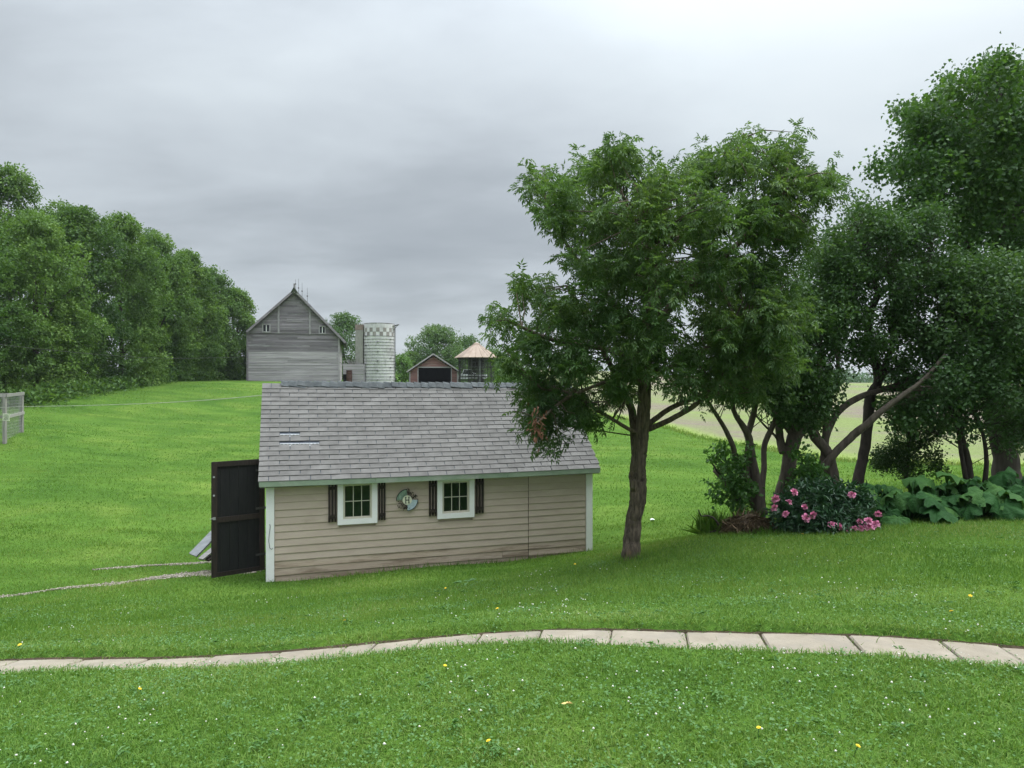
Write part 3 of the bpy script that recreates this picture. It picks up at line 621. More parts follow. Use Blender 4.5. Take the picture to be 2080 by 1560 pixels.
# ------------------------------------------------------------------ gravel wheel tracks
def track(name, pts, half, label, lab_n, prof):
    ln = smooth_line([P(*q)[:2] for q in pts], 10); mb = MB(); nr = len(ln)
    hw = [half * max(.04, np.interp(i / (nr - 1), np.linspace(0, 1, len(prof)), prof)) * random.uniform(.65, 1.15) for i in range(nr)]
    vs = []
    for i, p in enumerate(ln):
        t_ = nrm(ln[min(i + 1, nr - 1)] - ln[max(i - 1, 0)]); q = V(-t_[1], t_[0])
        for k in (-1, -.4, .4, 1): x, y = p + q * hw[i] * k; vs.append((x, y, gz(x, y) + (.012 if abs(k) < .5 else .004)))
    mb.add(vs, [(i * 4 + k, i * 4 + 4 + k, i * 4 + 5 + k, i * 4 + 1 + k) for i in range(nr - 1) for k in range(3)], .5)
    for _ in range(int(nr * 26)):
        i = random.randrange(nr); p = ln[i] + RNG.normal(0, 1, 2) * hw[i] * .45; s_ = random.uniform(.008, .02)
        mb.box((p[0], p[1], gz(*p) + .014), (s_ * 1.4, s_, s_ * .8), Matrix.Rotation(random.random() * 6, 3, 'Z') @ Matrix.Rotation(random.random(), 3, 'X'))
    return tag(mb.build(name, MT['gravel']), label, 'track', kind='structure'), ln, hw
tracks = [track('gravel_track', [(-250,1240,9.6),(0,1212,10.45),(130,1195,10.9),(250,1180,11.15),(330,1168,11.4),(440,1156,11.75),(520,1150,12)], .27, 'worn gravel wheel track leading to the open shed door', 1.3, (.5, .6, .35, .08, .3, .55, .1, .5, .9, 1.2, 1.1, .9)),
          track('gravel_track', [(190,1150,12.3),(270,1142,12.5),(330,1137,12.6),(390,1132,12.7),(470,1126,12.9)], .13, 'fainter gravel wheel track behind, nearer the far lawn', .2, (.1, .5, .7, .3, .6, .8, .6, .4))]

# ------------------------------------------------------------------ leaves and trees
def leaf_kites(b, d, nrmv, ln, wd, fold=.12, droop=.12, wpos=.45):
    d = nrm(d); s_ = nrm(np.cross(nrmv, d)); n_ = np.cross(d, s_); ln = ln[:, None]; wd = wd[:, None]
    m_ = b + d * ln * wpos + n_ * ln * fold * .5
    v = np.stack([b, m_ + s_ * wd / 2 + n_ * wd * fold, b + d * ln - n_ * ln * droop, m_ - s_ * wd / 2 + n_ * wd * fold], 1)
    k = np.arange(len(b))[:, None] * 4
    f = np.concatenate([k + [0, 1, 2], k + [0, 2, 3]], 1).reshape(-1, 3)
    return v.reshape(-1, 3), f
def rand_dirs(n): return nrm(RNG.normal(size=(n, 3)))
def lobes_px(lst, d0, zdepth, cxp, cyp, rxp, ryp, jitter=1., layers=3, sub=0, rf=(.76, .98)):
    """photo-space clumps (px, py, radius px) spread in depth through a rounded crown"""
    o = []
    for (px, py, r) in lst:
        k = max(.12, 1 - ((px - cxp) / rxp) ** 2 - ((py - cyp) / ryp) ** 2); dep = zdepth * math.sqrt(k)
        for j in range(layers):
            off = dep * ((j + .5) / layers * 2 - 1) + random.uniform(-.2, .2) * dep if layers > 1 else 0
            d = d0 + off; c = P(px + random.uniform(-6, 6) * jitter, py + random.uniform(-6, 6) * jitter, d); o.append((*c, r * d / F * random.uniform(*rf)))
    if sub:
        o2 = []
        for x, y, z, r in o:
            o2.append((x, y, z, r * .72))
            for _ in range(sub):
                dv = rand_dirs(1)[0]; q = r * RNG.uniform(.5, .78); o2.append((x + dv[0] * q, y + dv[1] * q, z + dv[2] * q, r * RNG.uniform(.28, .48)))
        o = o2
    return np.array(o)
def sample_lobes(lobes, n, inner=.35):
    wgt = lobes[:, 3] ** 2; k = RNG.choice(len(lobes), n, p=wgt / wgt.sum()); d = rand_dirs(n)
    r = lobes[k, 3] * (inner + (1 - inner) * RNG.random(n) ** .5) * (.82 + .3 * RNG.random(n) + .35 * (RNG.random(n) < .05) * RNG.random(n))
    c = lobes[k, :3] + d * r[:, None] * V(1, 1, .9); return c, d, RNG.random(len(lobes))[k]
def foliage_simple(name, mat, parent, lobes, nclump, per, spread, ln, wd, up=.5, out_=.6, droop=.2, wpos=.4, origin=V(0, 0, 0), kind=None, inner=.35, shift=0.):
    c, d, lt = sample_lobes(lobes, nclump, inner); tone = RNG.random(nclump) * .3 + lt * .7
    c = np.repeat(c, per, 0); d = np.repeat(d, per, 0); tone = np.repeat(tone, per); n_ = len(c)
    b = c + RNG.normal(size=(n_, 3)) * spread
    dr = nrm(d * out_ + rand_dirs(n_) * .8 + V(0, 0, -.25)); nv = nrm(rand_dirs(n_) * .7 + V(0, 0, up) + d * .35)
    L_ = ln * RNG.uniform(.65, 1.2, n_); W_ = wd * RNG.uniform(.7, 1.2, n_)
    v, f = leaf_kites(b - origin, dr, nv, L_, W_, .1, droop, wpos); rnd = np.repeat(np.clip(tone * .55 + RNG.random(n_) * .45 + shift, 0, 1), 2)
    o = tri_mesh(name, v, f, rnd, mat, parent)
    if kind: o['kind'] = kind
    return o, c
def foliage_compound(name, mat, parent, lobes, ntwig, origin, scale=1.):
    c, d, lt = sample_lobes(lobes, ntwig, .3); c = c + RNG.normal(size=c.shape) * .09 + (RNG.random((ntwig, 1)) < .25) * RNG.normal(size=c.shape) * .14; tone = RNG.random(ntwig) * .5 + lt * .5; nl = 6
    ax = nrm(d * .9 + V(0, 0, .25) + RNG.normal(size=d.shape) * .3)
    c6 = np.repeat(c, nl, 0); ax6 = np.repeat(ax, nl, 0); t6 = np.repeat(tone, nl); n_ = len(c6)
    rd = nrm(ax6 * .55 + rand_dirs(n_) * .9 + V(0, 0, -.18)); up = nrm(V(0, 0, 1) + rand_dirs(n_) * .5); sd_ = nrm(np.cross(up, rd)); up = np.cross(rd, sd_)
    rl = RNG.uniform(.13, .24, n_) * scale; base = c6 - ax6 * (RNG.random((n_, 1)) * .22) * scale
    B, D, NN, LN, WD, T = [], [], [], [], [], []
    for frac, sg in ((.35, 1), (.38, -1), (.62, 1), (.65, -1), (.88, 1), (.9, -1), (1., 0)):
        p = base + rd * (rl * frac)[:, None] - V(0, 0, 1) * (rl * frac ** 2 * .28)[:, None]
        dd = nrm(rd * (.75 if sg else 1.) + sd_ * sg * .85 + V(0, 0, -.38) + RNG.normal(size=rd.shape) * .16)
        B.append(p); D.append(dd); NN.append(up + RNG.normal(size=up.shape) * .25); LN.append(rl * RNG.uniform(.42, .6, n_)); WD.append(rl * RNG.uniform(.13, .19, n_)); T.append(t6)
    n7 = np.concatenate; v, f = leaf_kites(n7(B) - origin, n7(D), n7(NN), n7(LN), n7(WD), .15, .18, .42); T = n7(T)
    return tri_mesh(name, v, f, np.repeat(np.clip(T * .6 + RNG.random(len(T)) * .4, 0, 1), 2), mat, parent), c
def limb(parent, name, pts, d0, mat, origin, k=8, n=5, wob=.06, dd=0., fur=0.):
    """pts: (px, py, radius px[, distance])"""
    q = [(*P(p[0], p[1], p[3] if len(p) > 3 else d0 + dd * i), p[2] * (p[3] if len(p) > 3 else d0) / F) for i, p in enumerate(pts)]
    s_ = smooth_line(q, n); jit = np.cumsum(RNG.normal(size=s_[:, :3].shape), 0); jit -= np.linspace(0, 1, len(s_))[:, None] * jit[-1]; s_[:, :3] += jit * s_[:, 3:4] * .05
    m = MB(); m.tube(s_[:, :3] - origin, np.maximum(s_[:, 3], .003), k, wob, fur=fur); m.build(name, mat, parent, smooth=True); return s_
def twigs(parent, mat, limbs, tips, origin, n, r=.007, k=4):
    pts = np.vstack([l[:, :3] for l in limbs]); m = MB(); sel = RNG.choice(len(tips), min(n, len(tips)), replace=False)
    for t in tips[sel]:
        dv = pts - t; dist = np.linalg.norm(dv + V(0, 0, .3), axis=1); a = pts[np.argmin(dist + RNG.random(len(pts)) * .25)]
        if np.linalg.norm(a - t) > 1.1: continue
        mid = (a + t) / 2 + RNG.normal(size=3) * .06 + V(0, 0, .04); m.tube([a - origin, mid - origin, t - origin], [r * 1.3, r, r * .4], k, caps=False)
    o = m.build('twigs', mat, parent, smooth=True); o['kind'] = 'stuff'

# --- the young tree in front of the shed
AB = on_ground(1285, 9.5); ash = thing('shade_tree', tuple(AB), 'small leafy tree with rough bark standing at the shed corner', 'tree')
D0 = 9.5
L_ = [limb(ash, 'trunk', [(1285,1150,20),(1287,1110,16.5),(1290,1050,15),(1293,985,16.5),(1298,960,15),(1305,900,13.5),(1309,820,12.5),(1312,720,12),(1320,640,10.5),(1330,560,9),(1340,470,6),(1345,380,3)], D0, MT['bark'], AB, 44, 14, .07, fur=.075)]
for pts, dd in (([(1296,945,10),(1291,900,9.5),(1287,860,8.5),(1283,830,8),(1268,800,6.5),(1240,740,5.5),(1200,660,4.5),(1150,580,3)], .06), ([(1302,882,4.5),(1275,870,4),(1225,840,3.5),(1160,800,3),(1100,790,2)], -.15), ([(1316,862,6),(1360,830,5.5),(1430,800,5),(1500,770,4),(1560,700,3)], .2),
    ([(1318,872,6),(1370,847,5.5),(1422,812,5),(1480,740,4),(1540,660,3)], -.2), ([(1316,690,9),(1370,610,8),(1425,553,7),(1485,506,5.5),(1560,430,4),(1610,370,2)], -.15), ([(1315,680,8),(1270,640,6.5),(1240,610,5.5),(1180,540,4.5),(1110,430,2.5)], .1),
    ([(1330,560,7),(1290,460,5),(1250,360,3)], .2), ([(1336,510,6),(1400,430,4.5),(1480,330,3),(1510,280,2)], .1), ([(1312,740,7),(1230,710,5),(1120,690,4),(1030,650,2.5)], -.2), ([(1314,700,6),(1340,650,5),(1330,560,4),(1310,450,3)], -.35), ([(1314,760,6),(1400,730,4),(1500,660,3)], -.4), ([(1312,780,6),(1250,770,4),(1150,810,3),(1090,860,2)], -.3), ([(1316,650,7),(1330,560,5),(1390,460,4)], .4)):
    L_.append(limb(ash, 'limb', pts, D0, MT['bark'], AB, 8, 6, .08, dd))
ASH = [(1130,385,60),(1085,375,28),(1200,350,56),(1270,335,54),(1265,300,26),(1350,372,55),(1430,355,55),(1500,320,50),(1512,275,24),(1580,325,42),(1592,298,18),(1590,385,66),(1655,385,46),(1690,375,20),(1140,440,44),(1220,450,74),(1320,460,84),(1430,450,84),(1530,450,76),(1605,470,60),(1190,545,46),(1255,550,74),(1350,570,84),(1460,560,84),(1550,560,74),
       (1085,590,40),(1060,575,22),(1150,635,56),(1230,650,66),(1330,670,66),(1450,650,66),(1540,660,84),(1030,655,34),(1003,650,16),(1080,700,54),(1030,720,26),(1160,735,64),(1110,800,56),(1080,770,34),(1095,850,40),(1115,880,22),(1175,820,46),(1195,850,24),(1290,730,66),(1250,790,44),(1270,690,50),(1400,720,56),(1480,720,76),(1570,720,62),(1605,640,52),(1440,790,40),(1530,790,34),(1390,770,36)]
lob = lobes_px(ASH, D0, 1.7, 1340, 570, 400, 360, 1., 3, 2, (.70, .92))
_, tips = foliage_compound('crown', MT['ash'], ash, lob, 4600, AB, .64)
twigs(ash, MT['bark'], L_, tips, AB, 520, .008)
c_ = P(1092, 862, 8.1) + RNG.normal(size=(60, 3)) * V(.05, .05, .10)
v, f = leaf_kites(c_ - AB, nrm(RNG.normal(size=(60, 3)) * .5 + V(0, 0, -1)), rand_dirs(60), RNG.uniform(.05, .1, 60), RNG.uniform(.02, .035, 60)); tri_mesh('dead_leaves', v, f, RNG.random(120), MT['brown_leaf'], ash)

# --- old lilacs behind the peony
def tree(name, label, px, d, limbs, lobes, leafkey, bark, nclump, per, spread, ln, wd, ntw=200, twr=.006, cat='tree', lobe_depth=1., ell=(300, 300), layers=3, up=.5, k=9):
    B = on_ground(px, d); r = thing(name, tuple(B), label, cat); LL = []
    for i, q in enumerate(limbs):
        pts, dd = q if isinstance(q, tuple) else (q, random.uniform(-.12, .12))
        LL.append(limb(r, 'trunk' if i == 0 else 'limb', pts, d, MT[bark], B, k, 6, .08, dd))
    if lobes:
        la = np.array(lobes, float); lob = lobes_px(lobes, d, lobe_depth, la[:, 0].mean(), la[:, 1].mean(), ell[0], ell[1], 1., layers, 4)
        o, tips = foliage_simple('crown', MT[leafkey], r, lob, nclump, per, spread, ln, wd, up, origin=B)
        if ntw and LL: twigs(r, MT[bark], LL, tips, B, ntw, twr)
    return r
tree('lilac_tree', 'old lilac with thin splayed stems nearest the small tree', 1535, 11.4,
     [[(1545,1045,15),(1541,1000,10),(1533,950,8.5),(1526,908,7.5),(1518,877,7),(1495,843,5),(1488,813,4.5),(1500,740,3.5)], [(1535,1020,9),(1523,985,7),(1497,943,6),(1490,908,5),(1474,872,4.5),(1450,835,4),(1436,813,3.5)], [(1520,880,6),(1526,856,6),(1538,805,5.5),(1550,740,4)], [(1546,1040,9),(1545,995,7),(1551,951,6),(1554,902,5.5),(1569,867,5.5),(1590,815,5),(1600,740,4)], [(1500,1015,7),(1490,1000,6.5),(1470,976,6.5),(1451,954,5)], [(1533,1030,9),(1520,985,8),(1519,920,5.5),(1521,890,4)]],
     [(1500,780,40),(1560,770,46),(1590,800,38),(1530,700,50),(1600,720,40)], 'lilac', 'bark_pale', 420, 20, .09, .068, .046, 80, lobe_depth=.8, ell=(200, 200))
tree('lilac_tree', 'old lilac with the thickest leaning trunk behind the peony', 1592, 11.8,
     [([(1588,1030,20),(1591,990,16),(1600,935,14.5),(1614,885,14),(1631,856,12),(1625,820,10),(1615,760,7)], 0), [(1616,880,10),(1608,850,9),(1596,815,8),(1580,760,5)], [(1592,920,9),(1585,895,8),(1577,844,7.5),(1556,813,7),(1540,760,5)], [(1640,860,8),(1655,800,6),(1665,720,5),(1650,650,3)], [(1615,974,3),(1585,900,3),(1555,866,2.2),(1533,841,1.8)], [(1612,890,5),(1590,860,4),(1578,845,4)]],
     [(1620,700,50),(1660,650,50),(1640,750,54),(1655,810,46),(1610,830,40),(1690,770,30),(1570,760,40),(1650,850,30),(1630,600,40)], 'lilac', 'bark_pale', 760, 22, .09, .07, .05, 160, lobe_depth=.9, ell=(200, 260))
tree('lilac_tree', 'old lilac with crossed forking trunks in the middle of the row', 1690, 11.9,
     [[(1700,1010,15),(1695,975,12.5),(1682,920,11),(1656,882,10),(1638,849,9),(1635,810,7)], [(1672,990,9),(1673,940,8),(1676,882,7.5),(1677,838,7),(1672,790,4)], [(1676,935,7),(1676,900,7),(1685,869,6.5),(1708,831,6.5),(1759,802,6),(1800,790,5),(1860,760,4)], [(1650,985,8),(1656,969,8),(1695,918,8),(1733,882,7.5),(1759,862,7),(1800,825,6),(1870,775,4),(1920,720,3)], [(1660,890,6),(1650,855,5),(1642,830,4)], [(1677,840,4),(1700,760,4),(1700,680,3),(1720,600,2)]],
     [(1700,590,34),(1690,700,30),(1700,640,30),(1860,800,40),(1900,790,46),(1840,830,30),(1720,540,40)], 'lilac', 'bark_pale', 430, 20, .09, .068, .046, 200, lobe_depth=.9, ell=(260, 260))
tree('lilac_tree', 'tall grey green lilac with a single crooked trunk', 1744, 12.4,
     [[(1742,985,11),(1746,955,10),(1757,910,10.5),(1762,856,10),(1770,805,10),(1785,772,9),(1770,700,8),(1766,655,7),(1782,605,6.5),(1815,573,5),(1840,520,3)], [(1785,775,7),(1800,735,6),(1811,700,5.5),(1812,655,5),(1815,600,4),(1800,540,3)], [(1785,790,6),(1838,785,6),(1891,760,5),(1934,726,4),(1990,700,3)], [(1784,600,5),(1770,560,4),(1750,500,3),(1735,440,2)], [(1768,670,4),(1740,640,3.5),(1710,600,3),(1690,560,2)], [(1812,650,4),(1860,600,3),(1890,520,2)]],
     [(1760,460,54),(1742,430,28),(1715,510,54),(1800,470,66),(1855,470,54),(1895,440,44),(1830,550,56),(1765,545,46),(1700,570,36),(1740,640,36),(1780,700,44),(1830,650,50),(1825,735,50),(1880,690,50),(1690,480,24),(1880,560,50),(1690,530,40),(1665,600,46),(1700,660,40),(1645,540,36),(1735,590,40),(1850,600,50),(1750,720,30)], 'lilac', 'bark_dark', 1550, 22, .10, .068, .046, 620, .006, lobe_depth=1.1, ell=(220, 330))
tree('lilac_tree', 'dense dark lilac mass at the right edge of the row', 1985, 12.0,
     [[(1972,980,7),(1968,940,6),(1958,895,5),(1944,850,4.5),(1925,818,4),(1900,780,3)], [(1962,975,5),(1952,920,4),(1944,870,3.5),(1930,830,3)], [(2000,980,5),(2003,930,4),(1996,880,3.5),(1980,840,3),(1975,780,3)], [(1955,880,3),(1962,850,2.5),(1980,830,2)], [(1900,780,3),(1960,680,3),(2000,600,2)], [(1870,690,3),(1910,680,2.5),(1960,672,2),(2010,668,1.5)]],
     [(1930,550,56),(1990,550,66),(2050,550,60),(2110,600,80),(1960,640,76),(2040,640,70),(1915,700,60),(2000,720,80),(2065,720,64),(1940,775,56),(2030,790,56),(2110,740,90),(1985,800,46),(2075,830,46),(1930,600,50),(1880,835,34),(1930,845,34),(1985,855,30),(2060,880,30),(1835,850,24),(2110,860,50),(1800,820,24)], 'lilac', 'bark_dark', 1850, 22, .11, .075, .052, 380, lobe_depth=1.3, ell=(300, 330))
tree('maple_tree', 'tall dark maple with thick trunk rising at the right edge', 2035, 14.6,
     [([(2045,985,28),(2038,930,22),(2026,880,19),(2020,810,18),(2022,700,18),(2030,560,15),(2025,420,11),(2020,300,7),(2030,180,4)], 0), [(2024,640,10),(1970,520,8),(1920,430,6),(1870,340,4)], [(2026,560,9),(2060,450,8),(2100,330,5)], [(2024,440,8),(1970,330,6),(1940,220,4)], [(2035,900,9),(2062,850,7),(2085,790,5)], [(2028,470,7),(1960,440,5),(1850,420,3)]],
     [(2005,150,40),(2012,112,18),(2055,140,46),(1945,195,46),(1925,160,20),(1905,205,22),(2020,210,76),(1870,240,44),(1835,225,22),(1920,270,76),(2010,300,86),(2075,240,76),(1835,330,50),(1795,335,24),(1900,360,76),(1990,400,80),(2075,370,76),(1860,415,50),(2065,470,80),(1970,480,50),(2010,560,56),(2140,300,90),(2140,450,90),(2060,880,24),(2030,840,40),(2080,860,30)], 'maple', 'bark_dark', 2000, 22, .12, .095, .08, 420, .01, lobe_depth=2.2, ell=(320, 420), k=12)
tree('small_shrub', 'small round leaved shrub hanging in front of the field', 1848, 12.7,
     [[(1840,985,4),(1842,950,3.5),(1846,900,3),(1850,860,2)], [(1842,950,2.5),(1810,920,2)], [(1844,930,2.5),(1880,900,2)]],
     [(1830,905,38),(1868,885,36),(1800,930,34),(1850,945,34),(1890,925,26),(1905,870,16),(1785,940,18),(1835,860,24),(1905,950,18)], 'shrub', 'bark_dark', 520, 14, .06, .05, .034, 60, .004, 'shrub', .5, (110, 110), 3)
tree('sapling_bush', 'leafy green sucker bush at the left foot of the lilacs', 1490, 11.2,
     [[(1500,1020,4),(1490,980,3),(1475,940,2.5),(1470,905,1.5)], [(1500,1010,3),(1510,960,2.5),(1515,915,1.5)], [(1495,990,2.5),(1460,960,2),(1440,930,1.5)]],
     [(1475,945,24),(1505,950,26),(1490,980,28),(1455,985,18),(1470,915,16),(1515,920,14),(1440,930,9),(1520,990,20),(1465,1005,16),(1500,1010,22)], 'sapling', 'bark_dark', 170, 8, .05, .085, .062, 40, .004, 'bush', .4, (90, 90), 3)
tree('sapling_bush', 'leafy green sucker bush between the thick lilac trunks', 1650, 11.2,
     [[(1640,1010,3),(1640,970,2.5),(1635,930,1.5)], [(1645,1000,3),(1660,960,2)]], [(1635,960,20),(1655,965,22),(1625,985,20),(1640,935,14),(1670,985,20),(1615,920,8),(1642,900,8)], 'sapling', 'bark_dark', 150, 9, .05, .08, .055, 30, .004, 'bush', .3, (70, 70), 3)

# ------------------------------------------------------------------ peony
PB = on_ground(1665, 10.15); peo = thing('peony_bush', tuple(PB), 'dark leafy peony bush with drooping pink blooms', 'bush')
lob = np.array([(*(PB + V(x, y, z)), r) for x, y, z, r in ((-.45, 0, .30, .26), (-.22, -.05, .36, .30), (.02, 0, .42, .32), (.25, .05, .42, .30), (.48, .05, .40, .26), (-.3, -.2, .16, .22), (0, -.25, .16, .26), (.3, -.2, .18, .24), (.55, -.1, .16, .2), (-.55, -.1, .14, .18), (0, .2, .4, .3))])
foliage_simple('foliage', MT['peony'], peo, lob, 620, 12, .05, .11, .032, .35, .9, .25, .45, PB)
BL = [(1575,1013),(1613,1000),(1602,1020),(1572,1031),(1596,1044),(1634,1030),(1637,1052),(1650,1046),(1689,1066),(1704,1070),(1690,1078),(1730,1005),(1784,1044),(1746,1060),(1764,1058),(1778,1065),(1765,1070),(1724,1077),(1748,1073),(1735,1074)]
def bloom_mesh(seed):
    random.seed(seed); m = MB()
    for ring, (n_, tilt, ln) in enumerate(((7, 15, .062), (7, 45, .055), (6, 70, .045), (4, 85, .035))):
        for i in range(n_):
            a = 2 * math.pi * (i + .3 * ring + random.uniform(-.15, .15)) / n_; t_ = math.radians(tilt + random.uniform(-10, 10)); q = ln * random.uniform(.8, 1.1)
            dr = V(math.cos(a) * math.cos(t_), math.sin(a) * math.cos(t_), math.sin(t_)); sdv = V(-math.sin(a), math.cos(a), 0); u_ = np.cross(dr, sdv) * -1
            m.add([V(0, 0, 0), dr * q * .55 + sdv * q * .42 - u_ * q * .15, dr * q * 1.0 + sdv * q * .22 + u_ * q * .2, dr * q * 1.05 - sdv * q * .2 + u_ * q * .16, dr * q * .55 - sdv * q * .42 - u_ * q * .15], [(0, 1, 2), (0, 2, 3), (0, 3, 4)])
    return m.mesh('bloom', MT['pink'])
bms = [bloom_mesh(s_) for s_ in (1, 2, 3, 4)]; random.seed(11)
for i, (px, py) in enumerate(BL):
    d = 9.72 if py > 1040 else 9.82; p = P(px, py, d); p[2] = max(p[2], gz(p[0], p[1]) + .04)
    o = bpy.data.objects.new('bloom', bms[i % 4]); link(o, peo); o.location = p - PB; s_ = random.uniform(.8, 1.2); o.scale = (s_, s_ * random.uniform(.8, 1.1), s_)
    o.rotation_euler = (random.uniform(.3, 1.9), random.uniform(-.5, .5), random.uniform(-.7, .7))

# ------------------------------------------------------------------ rhubarb patch: every big leaf is a part
def big_leaf(seed):
    random.seed(seed); n_ = 30; vs = [(.08, 0, .02)]; ph = random.random() * 6; el = random.uniform(.9, 1.3); rings = (.35, .7, 1.)
    for ring in rings:
        for i in range(n_):
            a = -math.pi + 2 * math.pi * (i + .5) / n_
            r = .25 * (1 + .32 * math.cos(a)) * ring * (1 - .5 * math.exp(-((abs(a) - math.pi) / .35) ** 2)) * (1 + ring ** 3 * .07 * math.sin(a * 11 + ph)) * random.uniform(.97, 1.03)
            zq = ring ** 2.5 * (.055 * math.sin(a * 7 + ph) + .034 * math.sin(a * 12 - ph) + .02 * math.sin(a * 3 + 2 * ph)) + random.uniform(-.014, .014) * ring - .12 * ring ** 2.2 + .03 * abs(math.sin(a * 3.5)) * (1 - abs(ring - .7) * 2) + .02
            vs.append((r * math.cos(a) * el + .1, r * math.sin(a), zq))
    m = MB(); fs = [(0, 1 + i, 1 + (i + 1) % n_) for i in range(n_)]
    for k in range(len(rings) - 1):
        for i in range(n_):
            a, b = 1 + k * n_ + i, 1 + k * n_ + (i + 1) % n_; fs += [(a, a + n_, b + n_, b)]
    m.add(vs, fs, random.random()); return m
blm = []
for s_ in range(9): m_ = big_leaf(s_ * 3 + 1).mesh('leaf', MT['rhubarb'], True); blm.append(m_)
random.seed(21)
RH = [(1772, 10.9, .62, 'nearest the peony'), (1850, 10.5, .66, 'second from the peony'), (1925, 10.7, .70, 'in the middle of the patch'), (1990, 10.4, .66, 'second from the right edge'), (2062, 10.6, .72, 'at the right edge of the picture')]
for px, d, hh, wh in RH:
    B = on_ground(px, d); r = thing('rhubarb_plant', tuple(B), 'broad ruffled rhubarb plant ' + wh, 'plant', group='rhubarb plants along the bed')
    for i in range(32):
        a = random.uniform(0, 2 * math.pi); k = math.sqrt((i + .5) / 32); rad = .54 * k; z0 = .82 * hh * (1 - .75 * k ** 2) * random.uniform(.72, 1.15)
        p = V(math.cos(a) * rad * 1.05, math.sin(a) * rad * .9, max(z0, .10))
        o = bpy.data.objects.new('leaf', random.choice(blm)); link(o, r); o.location = p; s_ = random.uniform(.45, .88); o.scale = (s_, s_, s_)
        o.rotation_euler = (Matrix.Rotation(a, 3, 'Z') @ Matrix.Rotation(math.radians(8 + 46 * k + random.uniform(-32, 32)), 3, 'Y') @ Matrix.Rotation(random.uniform(-.7, .7), 3, 'X')).to_euler()
        m = MB(); m.tube([(p[0] * .15, p[1] * .15, 0), (p[0] * .6, p[1] * .6, p[2] * .6), tuple(p)], [.016, .012, .008], 5); m.build('stalk', MT['rhubarb'], r, True)

# dead grass mound, tuft, twigs at the foot of the lilacs
DB = on_ground(1520, 10.25); mo = thing('dead_grass_mound', tuple(DB), 'brown heap of dead grass at the foot of the lilacs', 'grass heap'); mo.scale = (1.0, .95, .95)
m = MB(); nn_ = 12
for j in range(7):
    for i in range(nn_):
        a = 2 * math.pi * i / nn_; rr_ = math.cos(j / 6 * math.pi / 2); m.v.append((.34 * rr_ * math.cos(a) * (1 + .2 * math.sin(3 * a)), .28 * rr_ * math.sin(a), .30 * math.sin(j / 6 * math.pi / 2) * (1 + .15 * math.sin(2 * a)) - .03))
m.f = [(j * nn_ + i, j * nn_ + (i + 1) % nn_, (j + 1) * nn_ + (i + 1) % nn_, (j + 1) * nn_ + i) for j in range(6) for i in range(nn_)]; m.r = [.3] * len(m.f)
m.build('core', MT['soil'], mo, True)
nS = 2600; a = RNG.uniform(0, 6.28, nS); e = np.arcsin(RNG.random(nS) ** .8); c = np.stack([.34 * np.cos(e) * np.cos(a), .28 * np.cos(e) * np.sin(a), .30 * np.sin(e) - .02], 1)
v, f = leaf_kites(c, nrm(c * V(1.2, 1.2, -.6) + RNG.normal(size=(nS, 3)) * .25 + V(0, 0, -.2)), nrm(c + RNG.normal(size=(nS, 3)) * .1), RNG.uniform(.08, .22, nS), RNG.uniform(.004, .010, nS), .02, .2)
tri_mesh('straw', v, f, np.repeat(RNG.random(nS), 2), MT['dead'], mo)['kind'] = 'stuff'
def tuft(px, d, n_, h, sp, label, name='grass_tuft'):
    B = on_ground(px, d); c = RNG.normal(size=(n_, 3)) * V(sp, sp, 0); dr = nrm(V(0, 0, 1) + RNG.normal(size=(n_, 3)) * .35 + c * 1.2)
    v, f = leaf_kites(c, dr, rand_dirs(n_), RNG.uniform(.5, 1.2, n_) * h, np.full(n_, .011), .02, .25, .35); o = tri_mesh(name, v, f, np.repeat(RNG.random(n_), 2) * .55, MT['grass']); o.location = B; tag(o, label, 'grass tuft', kind='stuff')
tuft(1452, 10.6, 420, .34, .10, 'tall unmown grass tuft left of the dead grass heap'); tuft(1560, 9.98, 200, .12, .15, 'low unmown grass tuft in front of the dead grass heap')
tuft(1520, 11.0, 240, .36, .08, 'tall grass tuft growing between the lilac stems')
B = on_ground(1440, 10.5); br = thing('fallen_branch', tuple(B), 'dark forked fallen branch lying by the grass tuft', 'branch')
for q in ([(1470,1090,2),(1455,1058,2),(1440,1048,1.8),(1425,1048,1.5),(1418,1035,1)], [(1455,1058,1.6),(1447,1050,1.2),(1438,1060,.9)], [(1462,1075,1.5),(1440,1082,1)]): limb(br, 'branch', q, 10.4, MT['bark_dark'], B, 5, 4)
B = on_ground(2070, 9.95); lg = thing('fallen_log', tuple(B), 'short brown log on the grass at the right edge', 'log')
m = MB(); m.tube([(-.16, .05, .05), (.0, .03, .055), (.3, .02, .055), (.6, .0, .06)], [.05, .055, .055, .06], 9, .12); m.build('wood', MT['bark_pale'], lg, True)

# ------------------------------------------------------------------ barn
BF = Frame(502, 778, 70, math.radians(12.8)); BF.o[2] -= .25
barn = thing('barn', tuple(BF.o), 'tall weathered grey wooden barn with steep gable', 'barn', BF.th)
def bu(px, py): return BF.uw(px, py)
ue0, we0 = bu(502, 675); up_, wp = bu(598.5, 592); ue1, we1 = bu(689, 683); BD = 14.
def roof_h(u): return we0 + (wp - we0) * u / up_ if u < up_ else wp + (we1 - wp) * (u - up_) / (ue1 - up_)
wl = MB(); poly = [(0, -.6), (ue1, -.6), (ue1, we1 - .05), (up_, wp - .08), (0, we0 - .05)]
wl.prism(poly, .05, .2); wl.span(V(0, .2, -.6), V(.12, BD, we0)); wl.span(V(ue1 - .12, .2, -.6), V(ue1, BD, we1 - .1)); wl.prism(poly, BD - .15, BD)
wl.build('wall', MT['barn_hi'], barn)
hi, lo = MB(), MB(); hgt = .168; z = -.5; zsplit = bu(560, 715)[1]; zshelf = bu(560, 676)[1]
